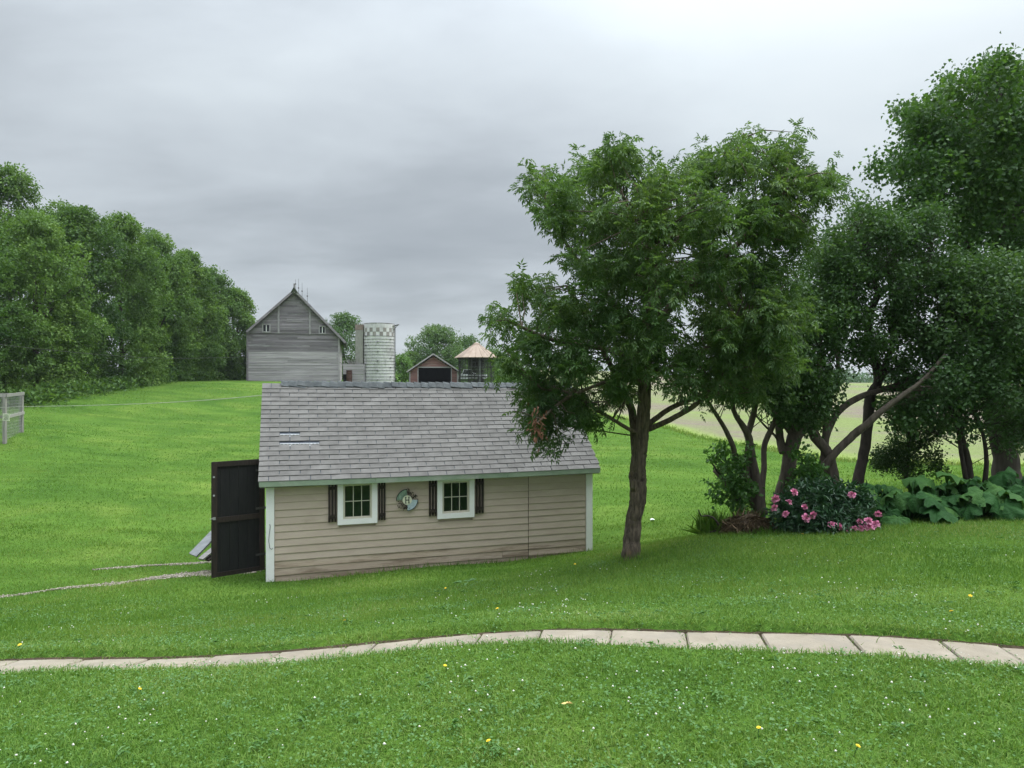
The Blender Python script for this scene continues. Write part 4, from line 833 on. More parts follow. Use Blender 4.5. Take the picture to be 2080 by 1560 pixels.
BW = [(bu(533, 0)[0], bu(549, 0)[0], bu(541, 675)[1], bu(541, 658)[1]), (bu(648, 0)[0], bu(661.5, 0)[0], bu(655, 678)[1], bu(655, 662)[1])]
while z < wp:
    zt = z + hgt; ul, ur = 0., ue1
    if zt > min(we0, we1) - .1:
        ks_ = np.linspace(0, ue1, 400); okk = [u for u in ks_ if roof_h(u) - .06 > zt]
        if not okk: break
        ul, ur = max(okk[0], 0), okk[-1]
    cut = sorted([ul, ur] + [random.uniform(ul, ur) for _ in range(random.choice((1, 2, 2, 3)))])
    for a, b in zip(cut[:-1], cut[1:]):
        sp_ = [(a, b)]
        for (x0, x1, y0, y1) in BW:
            if zt > y0 and z < y1: sp_ = [q for s_ in sp_ for q in ([(s_[0], min(s_[1], x0)), (max(s_[0], x1), s_[1])] if s_[0] < x1 and s_[1] > x0 else [s_]) if q[1] - q[0] > .05]
        for p, q in sp_:
            y = random.uniform(-.012, .008) - (.0 if z < zshelf else .02); tgt = lo if (z < zsplit + .2 * math.sin(p * 3)) else hi
            tgt.add([(p, y + .018, zt), (p, y, z), (p, .05, z), (p, .05, zt), (q - .008, y + .018, zt), (q - .008, y, z), (q - .008, .05, z), (q - .008, .05, zt)], [(1, 5, 4, 0), (1, 2, 6, 5), (0, 4, 7, 3), (0, 3, 2, 1), (4, 5, 6, 7)])
    z = zt + .004
hi.build('upper_siding', MT['barn_hi'], barn)['kind'] = 'stuff'; lo.build('lower_siding', MT['barn_lo'], barn)['kind'] = 'stuff'
m = MB(); zz_ = -.5
while zz_ < we1 - .2: 
    m.span(V(ue1 - .02, .1, zz_), V(ue1 + .03, BD, zz_ + .3)); zz_ += .31
m.build('side_siding', MT['barn_lo'], barn)['kind'] = 'stuff'
for px, a, b in ((566, 620, 677), (629.5, 619, 679)):
    u, _ = bu(px, a); m = MB(); m.span(V(u - .09, -.10, bu(px, b)[1]), V(u + .09, -.02, bu(px, a)[1])); m.build('trim_board', MT['barn_trim'], barn)
m = MB(); m.span(V(.0, -.05, zshelf - .05), V(ue1, -.015, zshelf + .05)); m.build('trim_board', MT['barn_hi'], barn)
m = MB(); m.span(V(ue1 - .12, -.07, -.5), V(ue1 + .05, .1, we1 - .2)); m.build('corner_board', MT['barn_lo'], barn); m = MB(); m.span(V(-.06, -.07, -.5), V(.12, .1, we0 - .05)); m.build('corner_board', MT['barn_hi'], barn)
for (x0, x1, y0, y1) in BW:
    wn = bpy.data.objects.new('window', None); link(wn, barn)
    m = MB(); frame_rect(m, x0 - .03, x1 + .03, y0 - .03, y1 + .03, .12, -.09, .06); m.build('frame', MT['barn_trim'], wn)
    m = MB(); m.span(V((x0 + x1) / 2 - .035, -.05, y0 + .09), V((x0 + x1) / 2 + .035, .0, y1 - .09)); m.build('muntin', MT['white'], wn)
    for k in (0, 1):
        m = MB(); xa = x0 + .09 + k * ((x1 - x0) / 2 - .06); m.span(V(xa, .02, y0 + .09), V(xa + (x1 - x0) / 2 - .12, .035, y1 - .09)); m.build('pane', MT['glass'], wn)
# roof planes with thickness, eaves and the hay hood at the peak
rl_ = bu(702, 697); rr_ = (rl_[0], rl_[1])
for (a, b) in (((-.02, we0 - .02), (up_, wp + .05)), ((rr_[0], rr_[1]), (up_, wp + .05))):
    m = MB(); dx, dz = b[0] - a[0], b[1] - a[1]; l_ = math.hypot(dx, dz); nx_, nz_ = -dz / l_, dx / l_
    if nz_ < 0: nx_, nz_ = -nx_, -nz_
    t_ = .14
    pr = [a, b, (b[0], b[1] + t_ / abs(nz_)), (a[0] + nx_ * t_, a[1] + nz_ * t_)]
    m.add([(x, -.35, zq) for x, zq in pr] + [(x, BD + .3, zq) for x, zq in pr], [(0, 1, 2, 3), (7, 6, 5, 4), (0, 4, 5, 1), (1, 5, 6, 2), (2, 6, 7, 3), (3, 7, 4, 0)]); m.build('roof', MT['barn_roof'], barn)
    m = MB(); m.bar((a[0], -.37, a[1] + .02), (b[0], -.37, b[1] + .02), .05, .2); m.build('rake_board', MT['barn_hi'], barn)
hd = MB(); z0 = wp + .12
hd.add([(up_, -1.0, z0 + .22), (up_ - .42, -.30, z0 - .32), (up_ + .42, -.30, z0 - .32), (up_, 1.5, z0 + .06), (up_, -.95, z0 + .15), (up_ - .4, -.28, z0 - .38), (up_ + .4, -.28, z0 - .38)], [(0, 1, 3), (0, 3, 2), (4, 6, 5), (0, 4, 5, 1), (0, 2, 6, 4)])
hd.build('hay_hood', MT['barn_roof'], barn)
m = MB(); m.bar((up_, -.5, z0 - .35), (up_, -.5, z0 + .62), .13, .13, up=(1, 0, 0)); m.build('peak_post', MT['raw'], barn)
for k, (px, yb, yt, yy_) in enumerate(((600.5, 582, 568, .2), (606.5, 590, 566, 4.5), (613.5, 596, 574, 8.), (624, 606, 584, 12.5))):
    u, wt_ = bu(px, yt); _, wb_ = bu(px, yb); m = MB(); m.tube([(u, -.1 + k * .1, wb_ - .4), (u, -.1 + k * .1, wt_)], [.022, .012], 5); m.tube([(u, -.1 + k * .1, wb_ + .18), (u, -.1 + k * .1, wb_ + .26), (u, -.1 + k * .1, wb_ + .34)], [.02, .09, .02], 7); m.build('lightning_rod', MT['darkmetal'], barn)
# lean-to between barn and silo
LF = Frame(697, 780, 71.3, math.radians(12.8)); lt = thing('feed_room', tuple(LF.o), 'low ruined grey lean-to with collapsed roof between barn and silo', 'shed', LF.th)
u1, w1 = LF.uw(741, 742); m = MB(); m.span(V(0, .0, -.6), V(u1, .1, .0 + w1 * .02)); 
for k in range(9):
    m.span(V(.35 if k < 5 else .0, -.02 - .01 * random.random(), -.3 + k * w1 * .135), V(u1, .1, -.3 + (k + 1) * w1 * .135 - .02))
m.build('wall', MT['barn_lo'], lt)
m = MB(); m.span(V(0, .3, -.3), V(.6, 1.6, w1 * .7)); m.build('opening_shade', MT['black'], lt)  # solid near-black block behind the gap; its colour paints the shade inside
m = MB()
for k in range(70):
    x = random.uniform(0, u1); y = random.uniform(.2, 2.); q = V(x, y, w1 * .93 + random.uniform(0, .25)); r_ = V(random.uniform(-1, 1), random.uniform(-.4, .6), random.uniform(-.1, .55) + .5 * math.exp(-((x - u1 * .3) / .5) ** 2)); m.bar(q, q + r_ * random.uniform(.5, 1.1), .05, .03)
o = m.build('roof_wreckage', MT['raw'], lt); o['kind'] = 'stuff'
bq = LF.world(.62, -.4, -.2); bqz = gz(bq[0], bq[1]); bar_ = thing('rusty_barrel', (bq[0], bq[1], bqz), 'rusty dark red barrel beside the barn corner', 'barrel')
m = MB(); bh = P(0, 752, bq[1])[2] - bqz; m.tube([(0, 0, 0), (0, 0, bh * .3), (0, 0, bh * .32), (0, 0, bh * .7), (0, 0, bh * .72), (0, 0, bh * .95)], [.28, .28, .3, .28, .3, .28], 16); m.build('drum', MT['rust'], bar_)
m = MB(); m.tube([(0, 0, bh * .95), (0, 0, bh)], [.32, .32], 16); m.build('lid', MT['rust'], bar_)
# ------------------------------------------------------------------ silo
SC = P(770, 780, 73); SR = 31 * 73 / F; SB = gz(SC[0], SC[1]); ST = P(770, 659, 73)[2] - SB
silo = thing('silo', (SC[0], SC[1], SB), 'round white block silo with brown checkered band at top', 'silo')
ncou = 15; bl = MB(); rim0 = ST - .45; r0_, r1_ = SR * .99, SR * 1.01; chk = .42
top_c = rim0 - 2 * chk; step = top_c / ncou; NS = 28
def ring(mb, z0, z1, ro, ri, a0, a1, ns=2, r=None):
    for i in range(ns):
        p, q = a0 + (a1 - a0) * i / ns, a0 + (a1 - a0) * (i + 1) / ns
        vs = [(rr * math.cos(a), rr * math.sin(a), zq) for zq in (z0, z1) for rr, a in ((ro, p), (ro, q), (ri, q), (ri, p))]
        mb.add(vs, [(3, 2, 1, 0), (4, 5, 6, 7), (0, 1, 5, 4), (1, 2, 6, 5), (2, 3, 7, 6), (3, 0, 4, 7)], r)
for k in range(-1, ncou):
    rv = random.random()
    for i in range(NS): ring(bl, k * step, (k + 1) * step - .02, SR + random.uniform(-.004, .004), SR - .2, i * 2 * math.pi / NS, (i + 1) * 2 * math.pi / NS - .004, 2, rv * .6 + random.random() * .4)
for i in range(NS): ring(bl, rim0, ST, SR, SR - .2, i * 2 * math.pi / NS, (i + 1) * 2 * math.pi / NS, 2)
for k in range(2):
    for i in range(NS):
        if (i + k) % 2: ring(bl, top_c + k * chk, top_c + (k + 1) * chk - .015, SR + .0, SR - .2, i * 2 * math.pi / NS, (i + 1) * 2 * math.pi / NS - .004, 2)
o = bl.build('wall_blocks', MT['silo'], silo); o['kind'] = 'stuff'
for k in range(2):
    for i in range(NS):
        if not (i + k) % 2: m = MB(); ring(m, top_c + k * chk, top_c + (k + 1) * chk - .015, SR + .008, SR - .2, i * 2 * math.pi / NS, (i + 1) * 2 * math.pi / NS - .004, 2); m.build('checker_block', MT['silo_dark'], silo)
for k in range(1, ncou + 1):
    m = MB(); A = np.linspace(0, 2 * math.pi, 49); m.tube([((SR + .02) * math.cos(a), (SR + .02) * math.sin(a), k * step - .01) for a in A], [.02] * 49, 4, caps=False)
    a = -math.pi / 2 + (k % 3 - 1) * .9 + .1; m.box(((SR + .03) * math.cos(a), (SR + .03) * math.sin(a), k * step - .01), (.16, .1, .09), Matrix.Rotation(a + math.pi / 2, 3, 'Z')); m.build('hoop', MT['band'], silo)
m = MB(); A = np.linspace(0, 2 * math.pi, 41); m.tube([((SR - .05) * math.cos(a), (SR - .05) * math.sin(a), ST) for a in A], [.07] * 41, 5, caps=False); m.build('rim', MT['band'], silo)
ch = SF.o; cl_ = P(731, 700, 72.6); m = MB(); zc0 = P(0, 742, 72.6)[2] - SB; zc1 = P(0, 660, 72.6)[2] - SB; zr = P(0, 671, 72.6)[2] - SB
m.span(V(cl_[0] - SC[0] - .36, -.9, zc0), V(cl_[0] - SC[0] + .42, .5, zr)); m.build('chute', MT['post_grey'], silo); m = MB(); m.span(V(cl_[0] - SC[0] - .38, -.92, zr + .01), V(cl_[0] - SC[0] + .42, .5, zc1)); m.build('chute_top', MT['brown_tin'], silo)
m = MB(); m.bar((SR * .9, -.3, ST - .2), (SR + .55, -.3, ST - .05), .5, .06); m.bar((SR * .95, -.3, ST - .65), (SR + .45, -.3, ST - .08), .05, .05); m.build('platform', MT['band'], silo)
m = MB()
for y in (-.25, .15): m.bar((SR + .08, y, .2), (SR + .08, y, ST - .1), .04, .04, up=(1, 0, 0))
zq = .4
while zq < ST - .2: m.bar((SR + .08, -.25, zq), (SR + .08, .15, zq), .03, .03); zq += .35
m.build('ladder', MT['band'], silo)
# ------------------------------------------------------------------ red open shed
RF = Frame(832, 786, 75, math.radians(4)); rs = thing('red_shed', tuple(RF.o), 'faded red gabled shed with a wide open dark front', 'shed', RF.th)
U = lambda px, py: RF.uw(px, py)
uR, wE = U(930, 753); uP, wP = U(880.5, 721); uo0, wo = U(850, 747); uo1, _ = U(916, 747); RD = 6.
def rsz(u): return wE + (wP - wE) * (1 - abs(u - uP) / max(uP, uR - uP))
sd_ = MB(); z = -.3
while z < wP - .1:
    zt = z + .17; okk = [u for u in np.linspace(0, uR, 300) if rsz(u) - .04 > zt]
    if not okk: break
    l_, r_ = okk[0], okk[-1]
    for a, b in ([(l_, uo0), (uo1, r_)] if z < wo else [(l_, r_)]):
        if b - a > .05: sd_.add([(a, .018 - .02, zt), (a, -.02, z), (a, .06, z), (a, .06, zt), (b, -.002, zt), (b, -.02, z), (b, .06, z), (b, .06, zt)], [(1, 5, 4, 0), (1, 2, 6, 5), (0, 4, 7, 3), (0, 3, 2, 1), (4, 5, 6, 7)])
    z = zt + .003
sd_.build('siding', MT['red'], rs)['kind'] = 'stuff'
m = MB(); m.span(V(0, .06, -.3), V(.08, RD, wE)); m.span(V(uR - .08, .06, -.3), V(uR, RD, wE)); m.span(V(.08, RD - .1, -.3), V(uR - .08, RD, wE)); m.prism([(0, wE), (uR, wE), (uP, wP)], RD - .1, RD); m.build('wall', MT['black'], rs)
for s_ in (0, 1):
    m = MB(); a = (-.3, wE - .18) if s_ == 0 else (uR + .3, wE - .18); b = (uP, wP + .06); t_ = .09
    pr = [a, b, (b[0], b[1] + t_), (a[0], a[1] + t_)]; m.add([(x, -.3, zq) for x, zq in pr] + [(x, RD + .2, zq) for x, zq in pr], [(0, 1, 2, 3), (7, 6, 5, 4), (0, 4, 5, 1), (1, 5, 6, 2), (2, 6, 7, 3), (3, 7, 4, 0)]); m.build('roof', MT['barn_roof'], rs)
    m = MB(); m.bar((a[0], -.32, a[1] + .04), (b[0], -.32, b[1] + .04), .04, .13); m.build('rake_board', MT['barn_lo'], rs)
for a, b in ((V(uo0 - .09, -.06, wo), V(uo1 + .09, .07, wo + .12)), (V(uo0 - .1, -.05, -.3), V(uo0, .07, wo - .002)), (V(uo1, -.05, -.3), V(uo1 + .1, .07, wo - .002)), (V(-.05, -.05, -.3), V(.1, .08, wE - .1)), (V(uR - .1, -.05, -.3), V(uR + .05, .08, wE - .1))):
    m = MB(); m.span(a, b); m.build('trim_board', MT['barn_lo'], rs)
# ------------------------------------------------------------------ corn crib
KC = P(968, 786, 73); KB = gz(KC[0], KC[1]); crib = thing('corn_crib', (KC[0], KC[1], KB), 'round wire corn crib with a rusty conical tin roof', 'corn crib')
kz = lambda py: P(0, py, 73)[2] - KB
KR = 36 * 73 / F; ER = 45 * 73 / F; ze, za = kz(727), kz(699)
for i in range(20):
    a0, a1 = i * 2 * math.pi / 20, (i + 1) * 2 * math.pi / 20; m = MB(); up1 = .04
    am = (a0 + a1) / 2; vs = []
    for a, h in ((a0, .05), (a0 + .02, 0), (a1 - .02, 0), (a1, .05)): vs += [(ER * math.cos(a), ER * math.sin(a), ze + h), (.3 * math.cos(a), .3 * math.sin(a), za + h * .4)]
    vs += [(x, y, zq - .03) for x, y, zq in vs]
    m.add(vs, [(0, 2, 3, 1), (2, 4, 5, 3), (4, 6, 7, 5), (8, 9, 11, 10), (10, 11, 13, 12), (12, 13, 15, 14), (0, 8, 10, 2), (2, 10, 12, 4), (4, 12, 14, 6)]); m.build('roof_panel', MT['rust_roof'], crib)
m = MB(); m.tube([(0, 0, za - .02), (0, 0, za + .06), (0, 0, za + .16)], [.36, .34, .12], 12); m.build('roof_cap', MT['rust_roof'], crib)
for i in range(16):
    a = (i + .4) * 2 * math.pi / 16; m = MB(); m.bar((KR * math.cos(a), KR * math.sin(a), -.2), (KR * math.cos(a), KR * math.sin(a), ze + .05), .07, .07, up=(1, 0, 0)); m.build('post', MT['darkmetal'], crib)
for zq in (.2, kz(765), kz(746), ze - .1):
    m = MB(); A = np.linspace(0, 2 * math.pi, 33); m.tube([(KR * math.cos(a), KR * math.sin(a), zq) for a in A], [.03] * 33, 4, caps=False); m.build('hoop', MT['darkmetal'], crib)
m = MB()
for i in range(80):
    a = i * 2 * math.pi / 80; m.bar((KR * math.cos(a), KR * math.sin(a), 0), (KR * math.cos(a), KR * math.sin(a), ze), .02, .02, up=(1, 0, 0))
for k in range(18):
    A = np.linspace(0, 2 * math.pi, 25); m.tube([(KR * math.cos(a), KR * math.sin(a), .1 + k * ze / 18) for a in A], [.014] * 25, 3, caps=False)
m.build('wire_mesh', MT['darkmetal'], crib)['kind'] = 'stuff'
m = MB(); 
for k in range(20):
    zq = k * ze / 20; ring(m, zq, zq + ze / 20 - .05, .85, .78, 0, 2 * math.pi, 12)
m.build('centre_shaft', MT['dark_brown'], crib)
m = MB(); m.bar((.45, -KR - .03, 0), (.45, -KR - .03, ze), .12, .03, up=(1, 0, 0)); m.build('door_track', MT['seal'], crib)
# white pickup parked behind the crib
CB = on_ground(950, 84); car = thing('parked_pickup', tuple(CB), 'white pickup parked behind the wire corn crib', 'pickup')
m = MB(); m.prism([(-2.4, .45), (2.4, .45), (2.45, .75), (2.3, 1.0), (1.1, 1.05), (.7, 1.0), (-2.4, 1.0)], -.85, .85); m.build('body', MT['car_white'], car)
m = MB(); m.prism([(-.7, 1.0), (1.05, 1.0), (.45, 1.6), (-.5, 1.62)], -.75, .75); m.build('cab', MT['car_white'], car)
for y in (-.765, .75):
    m = MB(); m.prism([(-.5, 1.06), (.75, 1.06), (.35, 1.52), (-.4, 1.54)], y, y + .015); m.build('window', MT['glass'], car)
for x in (-1.5, 1.55):
    for y in (-.9, .7):
        m = MB(); m.tube([(x, y, .36), (x, y + .2, .36)], [.36, .36], 16); m.build('wheel', MT['black'], car)
# utility pole behind the young tree
UP = on_ground(1155, 52); ut = thing('utility_pole', tuple(UP), 'pale wooden pole seen through the leaves of the small tree', 'pole'); hh = P(0, 684, 52)[2] - UP[2]
m = MB(); m.tube([(0, 0, -.2), (0, 0, hh * .5), (0, 0, hh)], [.17, .15, .13], 12); m.build('shaft', MT['pole'], ut); m = MB(); m.tube([(0, 0, hh + .002), (0, 0, hh + .06)], [.15, .06], 12); m.build('cap', MT['darkmetal'], ut)

# ------------------------------------------------------------------ chicken run at the left edge
A0, A1 = on_ground(9.5, 27.), on_ground(44, 29.6); run = thing('chicken_run', tuple(A0), 'weathered timber and wire chicken run at the left edge', 'pen')
dirv = nrm((A1 - A0) * V(1, 1, 0)); lft = V(-dirv[1], dirv[0], 0)
ph = P(0, 806, 27)[2]
for q in (A0, A1, A0 + lft * 1.8, A1 + lft * 1.8, A0 + lft * 3.6, A1 + lft * 3.6):
    m = MB(); zg = gz(q[0], q[1]); m.bar(q * V(1, 1, 0) + V(0, 0, zg - .2) - A0, q * V(1, 1, 0) + V(0, 0, ph) - A0, .11, .11, up=(1, 0, 0)); m.build('post', MT['post_grey'], run)
for zz2, wd in ((ph + .05, .12), (P(0, 847, 27)[2], .12)):
    for a, b in ((A0, A1), (A0, A0 + lft * 3.6), (A1, A1 + lft * 3.6)):
        if zz2 < ph and a is A1: continue
        e_ = nrm((b - a) * V(1, 1, 0)) * .08; off = V(e_[1], -e_[0], 0) * .9
        m = MB(); m.bar((a - e_) * V(1, 1, 0) + V(0, 0, zz2) - A0 + off, (b + e_) * V(1, 1, 0) + V(0, 0, zz2 + (.05 if b is A1 else 0)) - A0 + off, .04, wd); m.build('rail', MT['post_grey'], run)
m = MB()
for a, b in ((A0, A1), (A0, A0 + lft * 3.6), (A1, A1 + lft * 3.6)):
    l_ = np.linalg.norm((b - a)[:2]); 
    for k in range(int(l_ / .12)):
        q = a + (b - a) * (k * .12 / l_); zg = gz(q[0], q[1]); m.bar(q * V(1, 1, 0) + V(0, 0, zg) - A0, q * V(1, 1, 0) + V(0, 0, ph) - A0, .007, .007, up=(1, 0, 0))
    for zz2 in np.arange(a[2] + .05, ph, .12): m.bar(a * V(1, 1, 0) + V(0, 0, zz2) - A0, b * V(1, 1, 0) + V(0, 0, zz2) - A0, .007, .007)
m.build('wire_mesh', MT['wire'], run)['kind'] = 'stuff'
sg = P(15, 847.5, 26.8); nb2 = thing('paper_notice', tuple(sg), 'pale yellow notice fixed to the chicken run rail', 'notice'); m = MB(); m.box((0, -.06, 0), (.27, .012, .28), Matrix.Rotation(.08, 3, 'Y')); m.build('sheet', MT['notice'], nb2)
m = MB(); [m.box((random.uniform(-.02, .02), -.068, .09 - k * .045), (random.uniform(.14, .2), .003, .014)) for k in range(5)]; m.build('printed_lines', MT['ink'], nb2)
HB = on_ground(-130, 31); coop = thing('chicken_coop', tuple(HB), 'pale metal roof of a coop just entering at the left edge', 'coop'); hz_ = P(0, 793, 31)[2] - HB[2]
m = MB(); m.span(V(-2, 0, -.2), V(.7, 1.8, hz_ - .05)); m.build('wall', MT['post_grey'], coop)
m = MB(); m.prism([(-2.3, hz_ - .02), (1.12, hz_ - .02), (1.1, hz_ + .02), (.2, hz_ + .42), (-2.3, hz_ + .42)], -.3, 2.1); m.build('roof', MT['tin_white'], coop)
# overhead lines
m = MB(); pts = smooth_line([P(-420, 640, 27), P(-200, 676, 29), P(0, 700, 33), P(200, 720, 42), P(350, 728, 52), P(503, 725, 69.9)], 6); m.tube(pts, [.012] * len(pts), 4)
tag(m.build('overhead_wire', MT['darkmetal']), 'thin overhead wire sagging from the left to the barn wall', 'wire')
m = MB(); rp = roofpt(-OL - .01, SL * .86); rpw = SF.world(*rp); pts = smooth_line([P(-260, 838, 27), P(0, 827.5, 21.5), P(160, 824, 18), P(300, 819.5, 15.5), P(430, 812, 13.6), rpw], 6); m.tube(pts, [.007] * len(pts), 4)
tag(m.build('rope_line', MT['rope']), 'pale line strung low from the shed roof to the left edge', 'rope')

# ------------------------------------------------------------------ hedge of tall trees on the left, far trees
def big_tree(name, label, px, d, toppx, rx, leafkey, n, ln, base_frac=.08, cat='tree', group=None, shape=1.0, dens=1., seed=None, trunkr=.22, skirt=.0):
    B = on_ground(px, d); H = (CY - toppx) / F * d + CAMZ - B[2]; r = thing(name, tuple(B), label, cat, group=group)
    m = MB(); m.tube([(0, 0, -.2), (.1, 0, H * .2), (-.05, .1, H * .5), (.05, 0, H * .85)], [trunkr, trunkr * .8, trunkr * .5, trunkr * .12], 8, .08); m.build('trunk', MT['bark_dark'], r, True)
    nl = int(64 * dens); lob = []
    for i in range(nl):
        dd = rand_dirs(1)[0]; hz = base_frac + (1 - base_frac) * RNG.random() ** 1.05; prof = math.sin(math.pi * min(1, (hz * .80 + .20)) ** shape) ** .55
        a = RNG.uniform(0, 2 * math.pi); k = RNG.uniform(.6, 1.06); rr_ = rx * RNG.uniform(.16, .34)
        lob.append((math.cos(a) * (rx * prof - rr_ * .6) * k, math.sin(a) * (rx * prof - rr_ * .6) * k, min(H * hz, H - rr_ * .75), rr_))
    lob = np.array(lob); foliage_simple('crown', MT[leafkey], r, lob, n // 12, 12, ln * .65, ln, ln * .62, .55, .7, .15, inner=.62, shift=RNG.uniform(-.22, .16))
    m = MB()
    for q in lob[RNG.choice(nl, 9, replace=False)]: m.tube([(0, 0, min(q[2] * .55, H * .6)), (q[0] * .5, q[1] * .5, q[2] * .8), tuple(q[:3])], [trunkr * .4, trunkr * .25, trunkr * .08], 5, caps=False)
    m.build('limbs', MT['bark_dark'], r, True); return r
G = 'tall hedgerow trees along the left of the lawn'
HT = [(-75, 41, 420, 4.2, 'box elder cut by the left edge above the chicken run'), (70, 45, 436, 3.9, 'broad bushy box elder just right of the chicken run'), (168, 50.5, 428, 3.8, 'third hedge tree from the left, rounded and full'), (245, 55, 440, 3.9, 'fourth hedge tree from the left, at the bulge of the hedge'),
      (320, 62, 480, 3.6, 'middle hedge tree with a lower rounded top'), (378, 67, 515, 3.5, 'third hedge tree counting from the barn'), (430, 74, 548, 3.3, 'second hedge tree counting from the barn'), (475, 80, 590, 3.2, 'lowest hedge tree right beside the barn')]
for i, (px, d, tp, rx, lb_) in enumerate(HT): big_tree('hedge_tree', lb_, px, d, tp, rx, 'hedge', 34000, .13 + d * .0016, .02, group=G, shape=1., dens=1.5)
big_tree('hedge_tree', 'taller feathery tree rising above the hedge at far left', 15, 52, 340, 4.0, 'hedge', 13000, .22, .45, group=G, dens=.8)
big_tree('hedge_tree', 'shaded tree filling the gaps behind the hedge at far left', -20, 58, 445, 4.8, 'hedge', 14000, .24, .0, group=G, dens=1.6)
for i, (px, d, tp, rx) in enumerate(((120, 58, 412, 4.2), (300, 74, 470, 4.2))): big_tree('hedge_tree', ('tree top peeking above the hedge left of its bulge', 'tree top peeking above the hedge right of its bulge')[i], px, d, tp, rx, 'hedge', 10000, .22, .35, group=G, dens=.8)
big_tree('yard_tree', 'leafy tree rising behind the barn roof and silo chute', 698, 92, 640, 4.4, 'bgtree', 16000, .26, .02, dens=1.9)
big_tree('yard_tree', 'large round tree behind the red shed', 888, 100, 664, 4.7, 'bgtree', 24000, .25, .02, dens=2.2)
big_tree('yard_tree', 'thin grey green tree behind the corn crib roof', 952, 104, 679, 2.4, 'bgtree', 3000, .28, .3)
big_tree('yard_bush', 'bright green bush between the silo and the red shed', 815, 82, 722, 1.9, 'bglight', 4000, .22, .02, 'bush', trunkr=.1)
big_tree('yard_bush', 'dark small bush left of the large round tree', 835, 96, 716, 2.0, 'bgtree', 3000, .26, .02, 'bush', trunkr=.1)
big_tree('yard_bush', 'pale bush right of the corn crib by the shed ridge', 1040, 80, 735, 2.6, 'bglight', 4000, .24, .02, 'bush', trunkr=.1)
big_tree('yard_tree', 'dark tree behind the corn crib on its right side', 1000, 112, 712, 4.6, 'bgtree', 8000, .32, .05)
big_tree('yard_bush', 'low bush showing through the corn crib posts', 962, 90, 745, 2.6, 'bglight', 3000, .24, .02, 'bush', trunkr=.1)
wd_lob = []
for i in range(120):
    px = RNG.uniform(1050, 2400); d = RNG.uniform(205, 260); b = on_ground(px, d); r_ = RNG.uniform(2.2, 4.5); wd_lob.append((b[0], b[1], CAMZ + RNG.uniform(-3, 2.0), r_))
MT['wood'] = leafmat('far_wood', [(.05, .095, .05), (.075, .13, .065), (.10, .16, .08)], .2, .7, .1, .1)
o, _ = foliage_simple('far_woodland', MT['wood'], None, np.array(wd_lob), 2600, 9, .9, 1.1, .8); tag(o, 'hazy line of woodland on the far side of the field', 'woodland', kind='stuff')

# ------------------------------------------------------------------ undergrowth along the hedge foot
def scatter_blades(xy, h, wid, lean, mat, name, label, cat, three=False, tone=None):
    n_ = len(xy); z = ground(xy[:, 0], xy[:, 1]); b = np.column_stack([xy, z - .004]); dr = nrm(V(0, 0, 1) + RNG.normal(size=(n_, 3)) * lean * V(1, 1, .3))
    sdv = rand_dirs(n_) * V(1, 1, .1); sdv = nrm(sdv) * (wid / 2)[:, None]; T = tone if tone is not None else RNG.random(n_)
    k = np.arange(n_)[:, None]
    if three:
        mid = b + dr * (h * .55)[:, None]; tip = b + dr * h[:, None] + np.column_stack([dr[:, :2] * (h * .7)[:, None], -(np.linalg.norm(dr[:, :2], axis=1) * h * .45)])
        v = np.stack([b - sdv, b + sdv, mid - sdv * .8, mid + sdv * .8, tip], 1).reshape(-1, 3); k = k * 5
        f = np.concatenate([k + [0, 1, 3], k + [0, 3, 2], k + [2, 3, 4]], 1).reshape(-1, 3); rr_ = np.repeat(T, 3)
    else:
        v = np.stack([b - sdv, b + sdv, b + dr * h[:, None]], 1).reshape(-1, 3); f = k * 3 + np.array([0, 1, 2]); rr_ = T
    return tag(tri_mesh(name, v, f, rr_, mat), label, cat, kind='stuff')
ul = smooth_line([on_ground(*q) for q in ((-200, 36), (60, 40), (130, 43.5), (200, 48), (270, 54), (330, 60), (400, 68), (470, 76))], 10)
k = RNG.integers(0, len(ul), 9000); c = ul[k] + RNG.normal(size=(9000, 3)) * V(.8, .9, 0); c[:, 2] = ground(c[:, 0], c[:, 1]) + RNG.random(9000) ** 1.5 * .9
v, f = leaf_kites(c, nrm(rand_dirs(9000) + V(0, 0, .3)), nrm(rand_dirs(9000) + V(0, 0, 1)), RNG.uniform(.15, .4, 9000), RNG.uniform(.08, .2, 9000)); tag(tri_mesh('undergrowth', v, f, np.repeat(RNG.random(9000) * .7, 2), MT['hedge']), 'weedy undergrowth along the foot of the hedge trees', 'undergrowth', kind='stuff')

# ------------------------------------------------------------------ grass
def keep(xy, grav=.35):
    d, sd2 = path_dist(xy[:, 0], xy[:, 1]); k = d > np.where(sd2 > 0, PW - .014 - .05 * np.maximum(0, np.sin(xy[:, 0] * 4.3 + 1) * np.sin(xy[:, 0] * 9.1)), PW - .05 - .04 * np.sin(xy[:, 0] * 7) * np.sin(xy[:, 0] * 3.1))
    ja = np.array([pt_s(q) for q in joints]); jd = np.min(np.hypot(xy[:, None, 0] - ja[None, :, 0], (xy[:, None, 1] - ja[None, :, 1]) * .12), 1); k |= (RNG.random(len(xy)) < np.where(jd < .022, .55, .008)) & (d < PW)
    q = (xy - SF.o[:2]); u = q[:, 0] * cs + q[:, 1] * sn; vv = -q[:, 0] * sn + q[:, 1] * cs
    k &= ~((u > -.01) & (u < LW + .01) & (vv > -.005) & (vv < DP))
    for _, ln, hw in tracks:
        for p, h_ in zip(ln[::2], hw[::2]):
            nr = np.hypot(xy[:, 0] - p[0], xy[:, 1] - p[1]) < h_ * .95
            k &= ~nr | (RNG.random(len(xy)) < grav)
    return k
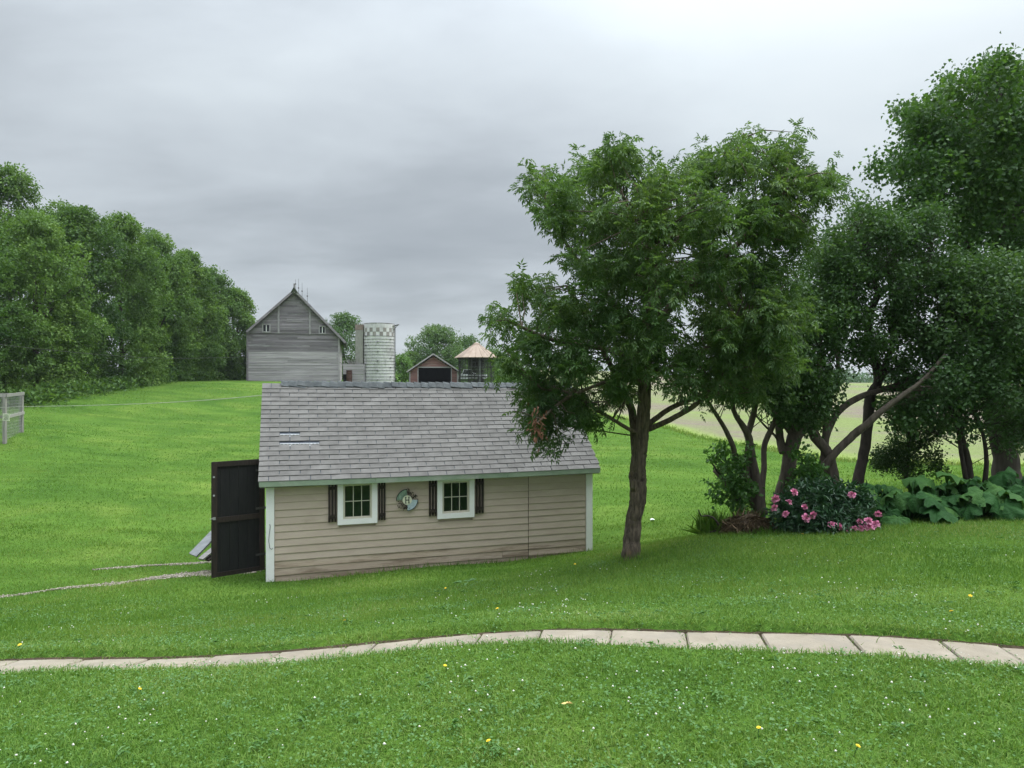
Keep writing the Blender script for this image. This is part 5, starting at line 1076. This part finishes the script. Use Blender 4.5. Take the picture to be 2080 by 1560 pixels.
def area(n_, d0, d1, pw, xm=1.0):
    t = RNG.random(n_); d = (d0 ** (1 - pw) + t * (d1 ** (1 - pw) - d0 ** (1 - pw))) ** (1 / (1 - pw)) if pw != 1 else d0 * (d1 / d0) ** t
    x = (RNG.random(n_) * 2 - 1) * (d * (CX / F) * 1.06 + xm); return np.column_stack([x, d])
def patch_noise(xy, s_, ph):
    return np.sin(xy[:, 0] * s_ + ph + 1.7 * np.sin(xy[:, 1] * s_ * .8)) * np.sin(xy[:, 1] * s_ * 1.3 + ph * 2 + 1.3 * np.sin(xy[:, 0] * s_ * .6))
xy = area(190000, 2.5, 6.4, .6, .7); xy = xy[keep(xy)]; n_ = len(xy)
hh = (.030 + .022 * RNG.random(n_)) * (1 + .22 * patch_noise(xy, 2.1, .4) + .25 * patch_noise(xy, 6.3, 1.1) + .2 * patch_noise(xy, 15., 2)); dp_, sp2 = path_dist(xy[:, 0], xy[:, 1]); hh *= 1 + .6 * np.exp(-np.maximum(dp_ - PW, 0) / .08)
scatter_blades(xy, hh, RNG.uniform(.0035, .0065, n_), .55, MT['grass'], 'grass', 'short mown grass blades of the near lawn', 'grass', True, np.clip(RNG.random(n_) * .75 + .12 * patch_noise(xy, 1.3, 2) + .1, 0, 1))
xy = area(230000, 6.2, 16, 1.0, 1.); xy = xy[keep(xy)]; n_ = len(xy); dist = xy[:, 1]
hh = (.034 + .026 * RNG.random(n_)) * (1 + .25 * patch_noise(xy, 1.6, .4)); q = xy - SF.o[:2]; vv = -q[:, 0] * sn + q[:, 1] * cs; u = q[:, 0] * cs + q[:, 1] * sn
hh *= 1 + 1.3 * ((vv > -.14) & (vv < .02) & (u > -.1) & (u < LW + .1)) * RNG.random(n_)
rt = on_ground(1285, 9.5); hh *= 1 + 1.2 * np.exp(-((np.hypot(xy[:, 0] - rt[0], xy[:, 1] - rt[1]) - .2) / .12) ** 2)
bedx = (np.abs(xy[:, 1] - 10.1) < .5) & (xy[:, 0] > 2.8); hh *= 1 + .7 * bedx * RNG.random(n_)
scatter_blades(xy, hh, .0011 * dist * RNG.uniform(.7, 1.2, n_), .5, MT['grass'], 'grass', 'short mown grass blades around the shed', 'grass', False, np.clip(RNG.random(n_) * .75 + .12 * patch_noise(xy, .9, 2) + .1, 0, 1))
xy = area(150000, 15.5, 60, 1.1, 2.); xy = xy[keep(xy)]; fx = np.interp(xy[:, 0] / xy[:, 1], (FB[:, 0] / FB[:, 1]), FB[:, 1], left=200); xy = xy[xy[:, 1] < fx + .8]; n_ = len(xy); dist = xy[:, 1]
scatter_blades(xy, (.04 + .035 * RNG.random(n_)), .0012 * dist * RNG.uniform(.7, 1.2, n_), .5, MT['grass'], 'grass', 'short mown grass of the far lawn below the barn', 'grass', False, np.clip(RNG.random(n_) * .4 + .25 + .16 * patch_noise(xy, .35, 1), 0, 1))
# clover leaves and white clover heads
cen = area(260, 2.6, 9.5, .7, .5); k = RNG.integers(0, 260, 26000); xy = cen[k] + RNG.normal(size=(26000, 2)) * RNG.uniform(.10, .42, 260)[k][:, None]; xy = xy[keep(xy)]; n_ = len(xy)
z = ground(xy[:, 0], xy[:, 1]) + RNG.uniform(.018, .05, n_); b = np.column_stack([xy, z]); v, f = leaf_kites(b, rand_dirs(n_) * V(1, 1, .25), nrm(V(0, 0, 1) + RNG.normal(size=(n_, 3)) * .35), RNG.uniform(.010, .021, n_), RNG.uniform(.009, .017, n_), .05, .05, .6)
tag(tri_mesh('clover_leaves', v, f, np.repeat(RNG.random(n_), 2), MT['clover_leaf']), 'small clover leaves mixed into the near lawn', 'clover', kind='stuff')
cen = area(120, 2.7, 9., .9, .3); k = (RNG.random(480) ** 2.0 * 120).astype(int); xy = np.vstack([cen[k] + RNG.normal(size=(480, 2)) * .22, area(90, 2.7, 10, .8, .3)]); xy = xy[keep(xy)]; n_ = len(xy)
z = ground(xy[:, 0], xy[:, 1]) + RNG.uniform(.045, .07, n_); ic = np.array([[0, 0, 1], [1, 0, 0], [0, 1, 0], [-1, 0, 0], [0, -1, 0], [0, 0, -.8]]); sz = RNG.uniform(.0035, .008, n_)
v = (np.column_stack([xy, z])[:, None, :] + ic[None] * sz[:, None, None] * (1 + .25 * RNG.normal(size=(n_, 6, 1)))).reshape(-1, 3); fo = np.array([[0, 1, 2], [0, 2, 3], [0, 3, 4], [0, 4, 1], [5, 2, 1], [5, 3, 2], [5, 4, 3], [5, 1, 4]]); f = (np.arange(n_)[:, None, None] * 6 + fo[None]).reshape(-1, 3)
tag(tri_mesh('clover_flowers', v, f, np.repeat(RNG.random(n_), 8), MT['petal']), 'tiny white clover heads dotted over the near lawn', 'clover flowers', kind='stuff')
# dandelions, leaf litter and other small things on the grass
DND = [(1743,1538,2.98,'yellow dandelion head near the bottom right of the lawn'),(1541,1495,3.15,'yellow dandelion head up and left of the bottom right one'),(992,1521,3.05,'orange dandelion head at the bottom middle of the lawn'),(904,1379,4.05,'orange dandelion head just below the path, left of centre'),(1932,1270,5.1,'yellow dandelion head above the path at the right'),(1971,1220,5.7,'yellow dandelion head farther up the right lawn'),(1010,1255,5.9,'yellow dandelion head just above the path near the middle'),(905,1187,8.6,'yellow dandelion head beside the flat pale weed by the shed'),(1168,1143,9.6,'yellow dandelion head left of the tree trunk'),(1630,1107,9.3,'yellow dandelion head in front of the peony'),(40,1316,5.6,'yellow dandelion head above the path at the far left'),(284,1425,4.1,'orange dandelion head in the left near lawn'),(700,1282,6.2,'yellow dandelion head between path and shed, left of centre')]
m = MB()
for i in range(12):
    a = i * math.pi / 6
    for r_, h_ in ((.019, .000), (.012, .006)):
        p = V(math.cos(a) * r_, math.sin(a) * r_, h_); sdv = V(-math.sin(a), math.cos(a), 0) * r_ * .3; m.add([V(0, 0, h_ + .002), p - sdv, p * V(1.1, 1.1, 1) + V(0, 0, .003), p + sdv], [(0, 1, 2), (0, 2, 3)])
dmesh = m.mesh('flower', MT['yellow']); st_ = MB(); st_.tube([(0, 0, -.06), (.003, 0, -.03), (0, 0, 0)], [.002, .002, .002], 5); stm = st_.mesh('stem', MT['clover_leaf'])
for px, py, d, lb_ in DND:
    b = on_ground(px, d); r = thing('dandelion', tuple(b), lb_, 'dandelion', group='dandelions in the lawn')
    for nm, me in (('flower', dmesh), ('stem', stm)):
        o = bpy.data.objects.new(nm, me); link(o, r); o.location = (0, 0, .055); o.rotation_euler = (random.uniform(.1, .5), random.uniform(-.3, .3), random.random() * 6)
        if nm == 'flower': o.scale = (.5, .5, .5) if d < 5 else (.7, .7, .7)
b = on_ground(1147, 3.45); m = MB()
for k in range(3): m.add([(x + .02 * k, y, .05 + .006 * math.sin(x * 90 + k)) for x, y in ((-.03, 0), (-.005, -.014 + .01 * k), (.03, .004 * k), (.0, .016))], [(0, 1, 2), (0, 2, 3)])
o = m.build('fallen_leaf', MT['dry_leaf']); o.location = b; o.scale = (.6, .6, .8); tag(o, 'curled yellow fallen leaf lying on the clover lawn', 'leaf')
b = on_ground(1325, 16.); m = MB(); m.tube([(-.06, 0, .05), (0, .01, .07), (.07, 0, .055)], [.03, .045, .02], 7, .3); o = m.build('paper_scrap', MT['paperwhite']); o.location = b; o.scale = (.7, .7, .7); tag(o, 'small white paper scrap on the lawn behind the tree', 'litter')
b = on_ground(930, 9.0); wdp = thing('flat_weed', tuple(b), 'pale flat broad leaved weed on the grass before the shed', 'weed')
for k in range(7):
    a = random.uniform(0, 6.28); m = MB(); l_ = random.uniform(.10, .2); w_ = l_ * .4; x0 = random.uniform(-.14, .16)
    m.add([(0, 0, 0), (l_ * .5, -w_ / 2, .012), (l_, 0, -.01), (l_ * .5, w_ / 2, .012)], [(0, 1, 2), (0, 2, 3)]); o = m.build('leaf', MT['clover_leaf'], wdp); o.location = (x0, random.uniform(-.05, .05), .07); o.rotation_euler = (random.uniform(-.3, .3), random.uniform(-.3, .1), a)
# rough fringe of uncut grass where the lawn meets the field
t = RNG.random(9000) * (len(FB) - 1); i0 = t.astype(int); fr = (t - i0)[:, None]; xy = FB[i0] * (1 - fr) + FB[np.minimum(i0 + 1, len(FB) - 1)] * fr
xy = xy * (1 + np.abs(RNG.normal(0, .02, (9000, 1)))) + RNG.normal(size=(9000, 2)) * .15; sel = xy[:, 0] < 26; xy = xy[sel]; n_ = len(xy)
scatter_blades(xy, RNG.uniform(.05, .22, n_), RNG.uniform(.02, .05, n_), .4, MT['grass'], 'uncut_grass', 'pale uncut grass fringe along the near edge of the field', 'grass', False, .45 + .55 * RNG.random(n_))

# broad-leaved weeds in the lawn
nw = 330; cen = area(nw, 2.6, 9.5, .7, .4); k = np.repeat(np.arange(nw), 8); xy = cen[k] + RNG.normal(size=(len(k), 2)) * .012; kk = keep(cen)[k]; xy = xy[kk]; n_ = len(xy)
b = np.column_stack([xy, ground(xy[:, 0], xy[:, 1]) + .034]); dr = nrm(rand_dirs(n_) * V(1, 1, .2) + V(0, 0, .22)); sc_ = RNG.uniform(.3, .62, nw)[k][kk]
v, f = leaf_kites(b, dr, nrm(V(0, 0, 1) + RNG.normal(size=(n_, 3)) * .3), RNG.uniform(.05, .09, n_) * sc_, RNG.uniform(.018, .03, n_) * sc_, .1, .25, .6)
MT['weed'] = leafmat('weed_leaf', [(.055, .135, .032), (.08, .172, .046), (.115, .21, .07)], .2, .55, .2)
tag(tri_mesh('lawn_weeds', v, f, np.repeat(RNG.random(n_), 2), MT['weed']), 'small broad leaved weeds growing in the near lawn', 'weeds', kind='stuff')
# air between here and the far trees
hz_m = bpy.data.materials.new('haze_air'); hz_m.use_nodes = True; t = hz_m.node_tree; t.nodes.remove(t.nodes['Principled BSDF'])
pv = N(t, 'ShaderNodeVolumePrincipled'); pv.inputs['Color'].default_value = (.86, .91, .97, 1); pv.inputs['Density'].default_value = .0002; pv.inputs['Anisotropy'].default_value = .2
t.links.new(pv.outputs[0], t.nodes['Material Output'].inputs['Volume'])
zs = lawn.data.vertices; zl = np.empty(len(zs) * 3, np.float32); zs.foreach_get('co', zl); zmin = float(zl[2::3].min())
m = MB(); m.span(V(-1000, -800, zmin - 1), V(1000, 1300, max(float(zl[2::3].max()) + 1, 19.))); hz = m.build('haze', hz_m); tag(hz, 'thin grey damp air over the whole farmyard', 'haze', kind='stuff')
